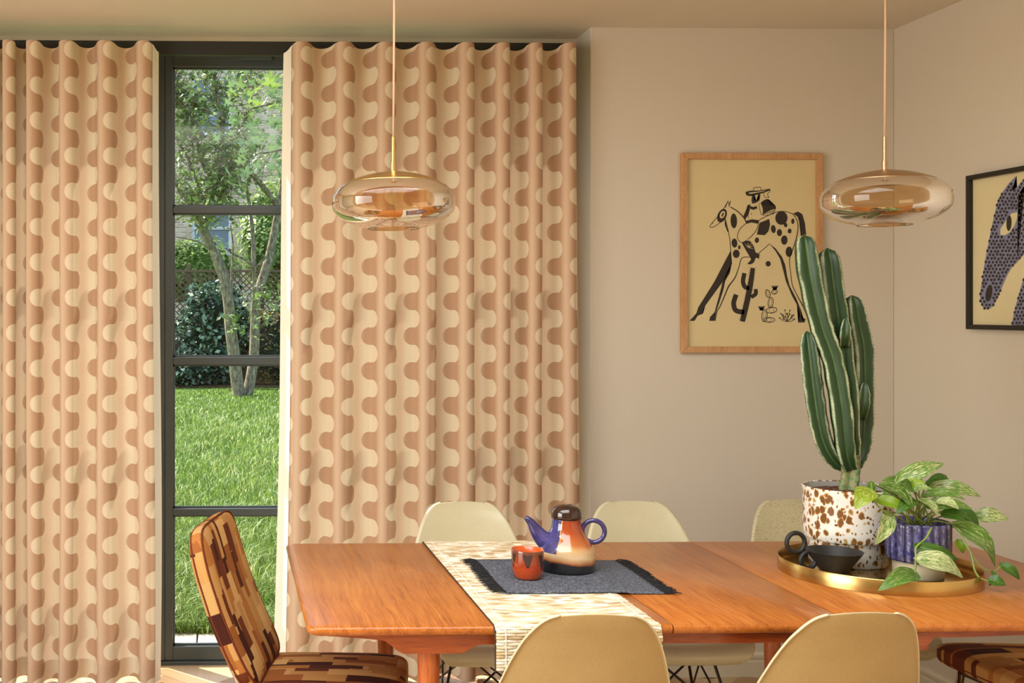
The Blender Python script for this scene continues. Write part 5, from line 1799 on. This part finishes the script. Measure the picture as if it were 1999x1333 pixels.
twigs = []
limb('trunk', [(468, 777), (462, 740), (458, 700), (450, 640), (446, 590), (436, 540), (418, 490), (402, 460), (396, 440)], 13, 9, 0, -0.3)
limb('trunk', [(482, 774), (490, 735), (496, 690), (498, 630), (500, 580), (512, 545), (526, 500), (536, 450), (546, 400), (556, 330), (560, 250)], 11, 7, 0.1, 0.6)
for L in (
    ([(396, 440), (408, 425), (416, 400), (424, 360), (430, 300), (436, 240)], 8, 4, -.3, -.5), ([(396, 445), (398, 425), (412, 408), (414, 380), (410, 350)], 6, 3, -.3, .4),
    ([(416, 400), (432, 382), (441, 360), (450, 330), (470, 300)], 4, 2, -.3, -.8), ([(398, 450), (386, 425), (376, 408), (352, 372), (330, 345)], 3.5, 2, -.3, -1),
    ([(424, 345), (400, 330), (384, 275), (370, 240), (345, 208)], 4, 2.5, -.4, .5), ([(398, 270), (380, 240), (366, 225), (350, 198), (330, 170)], 5, 3, -.4, -.8),
    ([(410, 222), (390, 205), (365, 195), (330, 188)], 5, 2.5, -.5, -.6), ([(396, 390), (372, 320), (350, 280), (330, 240)], 3, 2, -.3, .2), ([(430, 300), (450, 280), (470, 250), (490, 215)], 3, 1.5, -.5, .3),
    ([(496, 600), (496, 540), (493, 520), (480, 508), (456, 496), (440, 485)], 4, 1.5, .1, -.3), ([(496, 530), (494, 470), (490, 420), (480, 360)], 5, 3, .2, .4), ([(494, 525), (510, 512), (520, 500)], 3, 1.5, .2, .1),
    ([(546, 410), (510, 360), (482, 330), (460, 312), (448, 300)], 6, 4, .5, .1), ([(452, 575), (452, 530), (455, 480), (450, 440)], 2.5, 1.2, -.1, .2), ([(436, 240), (424, 190), (420, 150), (400, 110), (396, 60)], 4, 2, -.5, -.5),
    ([(436, 240), (450, 200), (480, 165), (500, 110)], 3, 1.5, -.5, .3), ([(330, 188), (300, 180), (270, 150)], 3, 1.5, -.6, -.6), ([(560, 250), (575, 150), (600, 60)], 7, 4, .6, .8), ([(556, 330), (610, 240), (660, 180)], 6, 3, .6, 1.0),
    ([(420, 490), (380, 470), (340, 462)], 2, 1, -.3, -.6), ([(346, 208), (340, 160), (350, 120)], 3, 1.5, -.6, -.5)):
    p = limb('branch', *L)
    if min(q[1] for q in L[0]) < 380 and max(q[1] for q in L[0]) < 470: twigs.append(p)
# fine twigs and leaves along the branches
rt = random.Random(21)
tw = MB(); pts = []
for p in twigs:
    for q in p[len(p) // 4:]:
        for _ in range(4):
            d = Vector((rt.gauss(0, 1), rt.gauss(0, 1), rt.gauss(0.25, .8))).normalized() * rt.uniform(0.25, 0.9)
            e = q + d; m_ = q.lerp(e, .5) + Vector((rt.gauss(0, .05), rt.gauss(0, .05), rt.gauss(0, .05)))
            tw.tube([q, m_, e], [0.009, 0.006, 0.003], 4, cap=False)
            for k in range(6):
                pts.append(q.lerp(e, rt.uniform(.3, 1.1)) + Vector((rt.gauss(0, .06), rt.gauss(0, .06), rt.gauss(0, .06))))
t_ = obj('twigs', tw, M_bark, tree); t_['kind'] = 'stuff'
# low sprigs on the stems
for (x, y, s_) in ((465, 640, 12), (455, 615, 8), (490, 590, 12), (508, 580, 16), (520, 575, 12), (535, 595, 16), (515, 630, 12), (530, 570, 10)):
    c_ = onY(x, y, YT - 0.3) - to
    for k in range(22): pts.append(c_ + Vector((rt.gauss(0, .09), rt.gauss(0, .1), rt.gauss(0, .09))))
# canopy
for c_ in range(75):
    x, y = rt.uniform(180, 720), rt.uniform(-40, 330)
    q = onY(x, y, YT + rt.uniform(-1.4, 1.6)) - to
    for k in range(20): pts.append(q + Vector((rt.gauss(0, .22), rt.gauss(0, .22), rt.gauss(0, .16))))
leaf_cloud('foliage', [tuple(p) for p in pts], 0.105, M_apple, tree, seed=3)

# --- maple bough reaching in over the lawn (nearer than the fruit tree)
YM = 12.0
mroot = onZ(640, 900, GZ); mroot = Vector((2.2, YM, GZ))
maple = thing('maple_tree', 'maple tree with broad blue-green lobed leaves over the lawn', 'tree', mroot)
mo = Vector(mroot)
def mp(x, y, Y): return onY(x, y, Y) - mo
obj('trunk', MB().tube(smoothpath([(0, 0, 0), (0.04, 0, 1.2), (-0.02, 0, 2.4), (0.02, 0, 4.2)], 6), list(np.linspace(.16, .07, 19)), 14), M_bark, maple, smooth=True)
BR_ = [[mp(820, 120, YM), mp(700, 165, YM - .1), mp(560, 195, YM - .2), mp(480, 215, YM - .3)], [mp(820, 240, YM), mp(700, 265, YM - .2), mp(590, 285, YM - .4), mp(510, 300, YM - .5)],
       [mp(820, 60, YM), mp(690, 100, YM + .2), mp(560, 150, YM + .2), mp(500, 170, YM + .1)]]
for b in BR_:
    b = [Vector((0.0, 0, b[0].z - .3))] + b
    obj('bough', MB().tube(smoothpath(b, 6), list(np.linspace(.05, .006, 25)), 8), M_bark, maple, smooth=True)


def maple_outline():
    pts = []
    lobes = [(-128, .50), (-62, .82), (0, 1.0), (62, .82), (128, .50)]
    for i, (a, r) in enumerate(lobes):
        for da, k in ((-22, .52), (-12, .74), (-8, .66), (0, 1.0), (8, .66), (12, .74), (22, .52)):
            q = math.radians(a + da); pts.append((r * k * math.sin(q), r * k * math.cos(q)))
        if i < 4:
            q = math.radians(a + 33); pts.append((.34 * math.sin(q), .34 * math.cos(q)))
    pts.append((0.05, -0.10)); pts.append((-0.05, -0.10))
    return pts


mo_pts = maple_outline()
rm = random.Random(8)
mmesh = []
for v in range(4):
    vs = [(0, 0, 0)] + [(x, y, -0.10 * (x * x + y * y) + rm.uniform(-.03, .03) - 0.06 * abs(x)) for x, y in mo_pts]
    mb = MB().add(vs, [(0, 1 + i, 1 + (i + 1) % len(mo_pts)) for i in range(len(mo_pts))])
    me = mesh_of('leaf', mb); at = me.attributes.new('tone', 'FLOAT', 'POINT'); at.data.foreach_set('value', [v / 3.0] * len(vs)); me.materials.append(M_maple)
    mmesh.append(me)
spots = []
for _ in range(165):
    z_ = rm.random()
    if z_ < .5: x, y = rm.gauss(500, 34), rm.gauss(190, 34)
    else: x, y = rm.gauss(530, 42), rm.gauss(290, 38)
    if rm.random() < .35: x, y = rm.uniform(540, 700), rm.uniform(90, 340)
    if x < 415: continue
    spots.append((x, y))
for x, y in spots:
    p = mp(x, y, YM + rm.uniform(-.5, .3))
    o = obj('leaf', mmesh[rm.randrange(4) if y < 230 else rm.randrange(2)], M_maple, maple)
    s_ = rm.uniform(.085, .125)
    o.location = p; o.scale = (s_, s_, s_)
    o.rotation_euler = (rm.gauss(0.75, .35), rm.gauss(0, .35), rm.gauss(0, .8) + PI)

# --- shrubs, fence, house
def blob_points(cx, cy, cz, rx, ry, rz, n, r):
    v = r.normal(0, 1, (n, 3)); v /= np.linalg.norm(v, axis=1, keepdims=True)
    k = 0.74 + 0.40 * r.random((n, 1)) ** 1.3
    wob = 1 + 0.13 * np.sin(5 * v[:, :1] + 3 * v[:, 2:3] * 2) * np.cos(4 * v[:, 1:2])
    p = v * k * wob * np.array([rx, ry, rz]) + np.array([cx, cy, cz])
    return p[p[:, 2] > GZ]


M_green_core = plain('leafy_core', srgb(84, 112, 48), 0.95, var=0.35, scale=5)
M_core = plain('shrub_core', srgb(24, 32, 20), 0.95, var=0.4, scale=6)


def shrub(name, label, cx, cy, rx, ry, h, n, size, mat, seed, zc_=None, cat='shrub', group=None, core=M_core):
    root = thing(name, label, cat, (cx, cy, GZ), group=group)
    r = np.random.default_rng(seed)
    zc_ = h / 2 if zc_ is None else zc_
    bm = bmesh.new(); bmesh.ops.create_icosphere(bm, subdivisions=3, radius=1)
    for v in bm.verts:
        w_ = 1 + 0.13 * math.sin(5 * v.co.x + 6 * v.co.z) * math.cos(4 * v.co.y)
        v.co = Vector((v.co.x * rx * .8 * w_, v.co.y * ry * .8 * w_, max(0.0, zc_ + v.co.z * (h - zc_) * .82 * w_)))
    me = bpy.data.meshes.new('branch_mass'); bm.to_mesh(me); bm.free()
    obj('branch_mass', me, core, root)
    obj('stem', MB().tube([(0, 0, 0), (0.02, 0, h * .4)], [0.05, 0.03], 8), M_bark, root, smooth=True)
    p = blob_points(cx, cy, GZ + zc_, rx, ry, h - zc_, n, r)
    leaf_cloud('foliage', p, size, mat, root, (cx, cy, GZ), seed)
    return root


def gx(px, Y): return onY(px, 600, Y).x
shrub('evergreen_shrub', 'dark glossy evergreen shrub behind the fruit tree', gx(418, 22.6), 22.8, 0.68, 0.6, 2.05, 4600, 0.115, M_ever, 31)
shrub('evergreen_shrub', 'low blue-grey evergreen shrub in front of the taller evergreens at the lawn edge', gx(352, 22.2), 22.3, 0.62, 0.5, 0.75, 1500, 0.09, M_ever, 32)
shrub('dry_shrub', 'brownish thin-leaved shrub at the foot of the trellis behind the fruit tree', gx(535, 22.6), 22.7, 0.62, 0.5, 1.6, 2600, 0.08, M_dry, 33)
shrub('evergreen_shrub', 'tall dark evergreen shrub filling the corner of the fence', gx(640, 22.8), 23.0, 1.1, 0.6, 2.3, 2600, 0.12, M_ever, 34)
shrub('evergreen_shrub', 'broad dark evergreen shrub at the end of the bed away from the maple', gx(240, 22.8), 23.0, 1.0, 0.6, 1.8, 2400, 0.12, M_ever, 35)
shrub('lime_creeper', 'bright lime green creeper spilling over the trellis before the brick house', gx(372, 25.2), 25.2, 1.1, 0.5, 3.1, 5200, 0.10, M_lime, 36, 2.4, 'creeper', core=M_green_core)
shrub('lime_tree', 'fresh green leafy tree rising behind the trellis', gx(535, 26.4), 26.6, 0.85, 0.9, 4.6, 4200, 0.12, M_lime, 37, 3.2, 'tree', core=M_green_core)
shrub('lime_tree', 'tall pale green tree beyond the trellis at the garden corner', gx(660, 26.4), 27.6, 1.35, 1.0, 7.4, 5000, 0.13, M_apple, 38, 4.4, 'tree', core=M_green_core)
shrub('lime_tree', 'rounded green tree beyond the trellis near the garden edge', gx(180, 26.4), 27.2, 1.3, 1.0, 6.0, 4200, 0.13, M_apple, 39, 4.0, 'tree', core=M_green_core)

shrub('evergreen_shrub', 'rounded grey-green shrub between the fence and the garden edge', 2.9, 22.9, 0.8, 0.6, 1.5, 1800, 0.11, M_ever, 41)
shrub('lime_creeper', 'yellow-green creeper over the far end of the trellis', 2.6, 25.3, 1.2, 0.5, 3.0, 3000, 0.11, M_lime, 42, 2.2, 'creeper', core=M_green_core)
YF = 24.3
M_fence = plain('weathered_timber', srgb(112, 92, 66), 0.85, var=0.2, scale=12)
fence = thing('trellis_fence', 'weathered timber fence topped with diagonal trellis', 'fence', (0, YF, GZ))
fx0, fx1 = -4.0, 4.0
for i in range(28):
    x = fx0 + i * 0.29
    obj('board', MB().span((x, -0.01, 0), (x + 0.28, 0.01, 1.20)), M_fence, fence)
tr = MB()
for i in range(-8, 66):
    x = fx0 + i * 0.13
    for sg in (1, -1):
        a = [x if sg > 0 else x + 1.1, 1.24]; b = [x + 1.1 if sg > 0 else x, 2.34]
        if min(a[0], b[0]) < fx0 or max(a[0], b[0]) > fx1: continue
        y = 0.008 * sg
        d = Vector((b[0] - a[0], 0, b[1] - a[1])); m_ = Vector(((a[0] + b[0]) / 2, y, (a[1] + b[1]) / 2))
        tr.box(m_, (0.024, 0.012, d.length), m=Matrix.Rotation(math.atan2(d.x, d.z), 3, 'Y'))
obj('trellis', tr, M_fence, fence)
for z in (1.22, 2.36): obj('rail', MB().span((fx0, -0.03, z - .025), (fx1, 0.03, z + .025)), M_fence, fence)
for x in np.arange(fx0, fx1 + .1, 1.6): obj('post', MB().span((x - .04, .012, 0), (x + .04, .09, 2.5)), M_fence, fence)


def brick_mat():
    t = NT('stock_brick')
    x, y, z = t.sep(t.coord('Object'))
    br = t.n('ShaderNodeTexBrick', {'Vector': t.comb(x, z, 0.0), 'Color1': srgb(226, 204, 168), 'Color2': srgb(198, 168, 130), 'Mortar': srgb(230, 222, 204), 'Scale': 1.0, 'Mortar Size': 0.008, 'Brick Width': 0.225, 'Row Height': 0.075})
    n = t.noise(t.coord('Object'), 3.0, 4.0)
    k = t.math('MULTIPLY_ADD', n, 0.4, 0.8)
    return t.done(t.pbr(t.mix(1.0, br.outputs[0], t.comb(k, k, k), 'MULTIPLY'), 0.9, 0, t.bump(br.outputs[1], -0.4, 0.01), 0.1))


YH = 34.0
M_brick = brick_mat()
M_white = plain('white_paint', srgb(236, 236, 232), 0.5, var=0.02)
M_pane = plain('window_pane', srgb(126, 140, 148), 0.35, var=0.2, scale=2)
house = thing('brick_house', 'yellow stock brick house with white sash windows beyond the garden', 'house', (0, YH, GZ))
wins = []
for (x0, x1, y0, y1) in ((374, 452, 150, 262), (374, 452, 398, 492), (560, 640, 150, 262), (560, 640, 398, 492), (180, 258, 150, 262), (180, 258, 398, 492)):
    a = onY(x0, y0, YH); b = onY(x1, y1, YH)
    wins.append((a.x, b.x, b.z - GZ, a.z - GZ))
xs = sorted({-9.0, 9.0} | {w[0] for w in wins} | {w[1] for w in wins}); zs = sorted({0.0, 11.0} | {w[2] for w in wins} | {w[3] for w in wins})
mb = MB()
for i in range(len(xs) - 1):
    for j in range(len(zs) - 1):
        cx_, cz_ = (xs[i] + xs[i + 1]) / 2, (zs[j] + zs[j + 1]) / 2
        if any(w[0] < cx_ < w[1] and w[2] < cz_ < w[3] for w in wins): continue
        mb.span((xs[i], 0, zs[j]), (xs[i + 1], 0.3, zs[j + 1]))
obj('wall', mb, M_brick, house)
for (x0, x1, z0, z1) in wins:
    e = 0.09
    f_ = MB().span((x0, .08, z0), (x0 + e, .16, z1)).span((x1 - e, .08, z0), (x1, .16, z1)).span((x0, .08, z0), (x1, .16, z0 + e)).span((x0, .08, z1 - e), (x1, .16, z1)).span((x0, .07, (z0 + z1) / 2 - .04), (x1, .15, (z0 + z1) / 2 + .04))
    wo = obj('sash_window', f_, M_white, house)
    for za, zb in ((z0 + e, (z0 + z1) / 2 - .04), ((z0 + z1) / 2 + .04, z1 - e)):
        obj('pane', MB().span((x0 + e, .12, za), (x1 - e, .13, zb)), M_pane, wo)
    obj('sill', MB().span((x0 - .06, -.08, z0 - .10), (x1 + .06, .12, z0)), M_white, house)
obj('roof', MB().add([(-9.3, -.4, 10.9), (9.3, -.4, 10.9), (9.3, 4.5, 14.4), (-9.3, 4.5, 14.4), (-9.3, -.4, 11.1), (9.3, -.4, 11.1), (9.3, 4.5, 14.6), (-9.3, 4.5, 14.6)],
                     [(3, 2, 1, 0), (4, 5, 6, 7), (0, 1, 5, 4), (1, 2, 6, 5), (2, 3, 7, 6), (3, 0, 4, 7)]), plain('roof_slate', srgb(96, 96, 102), 0.7), house)
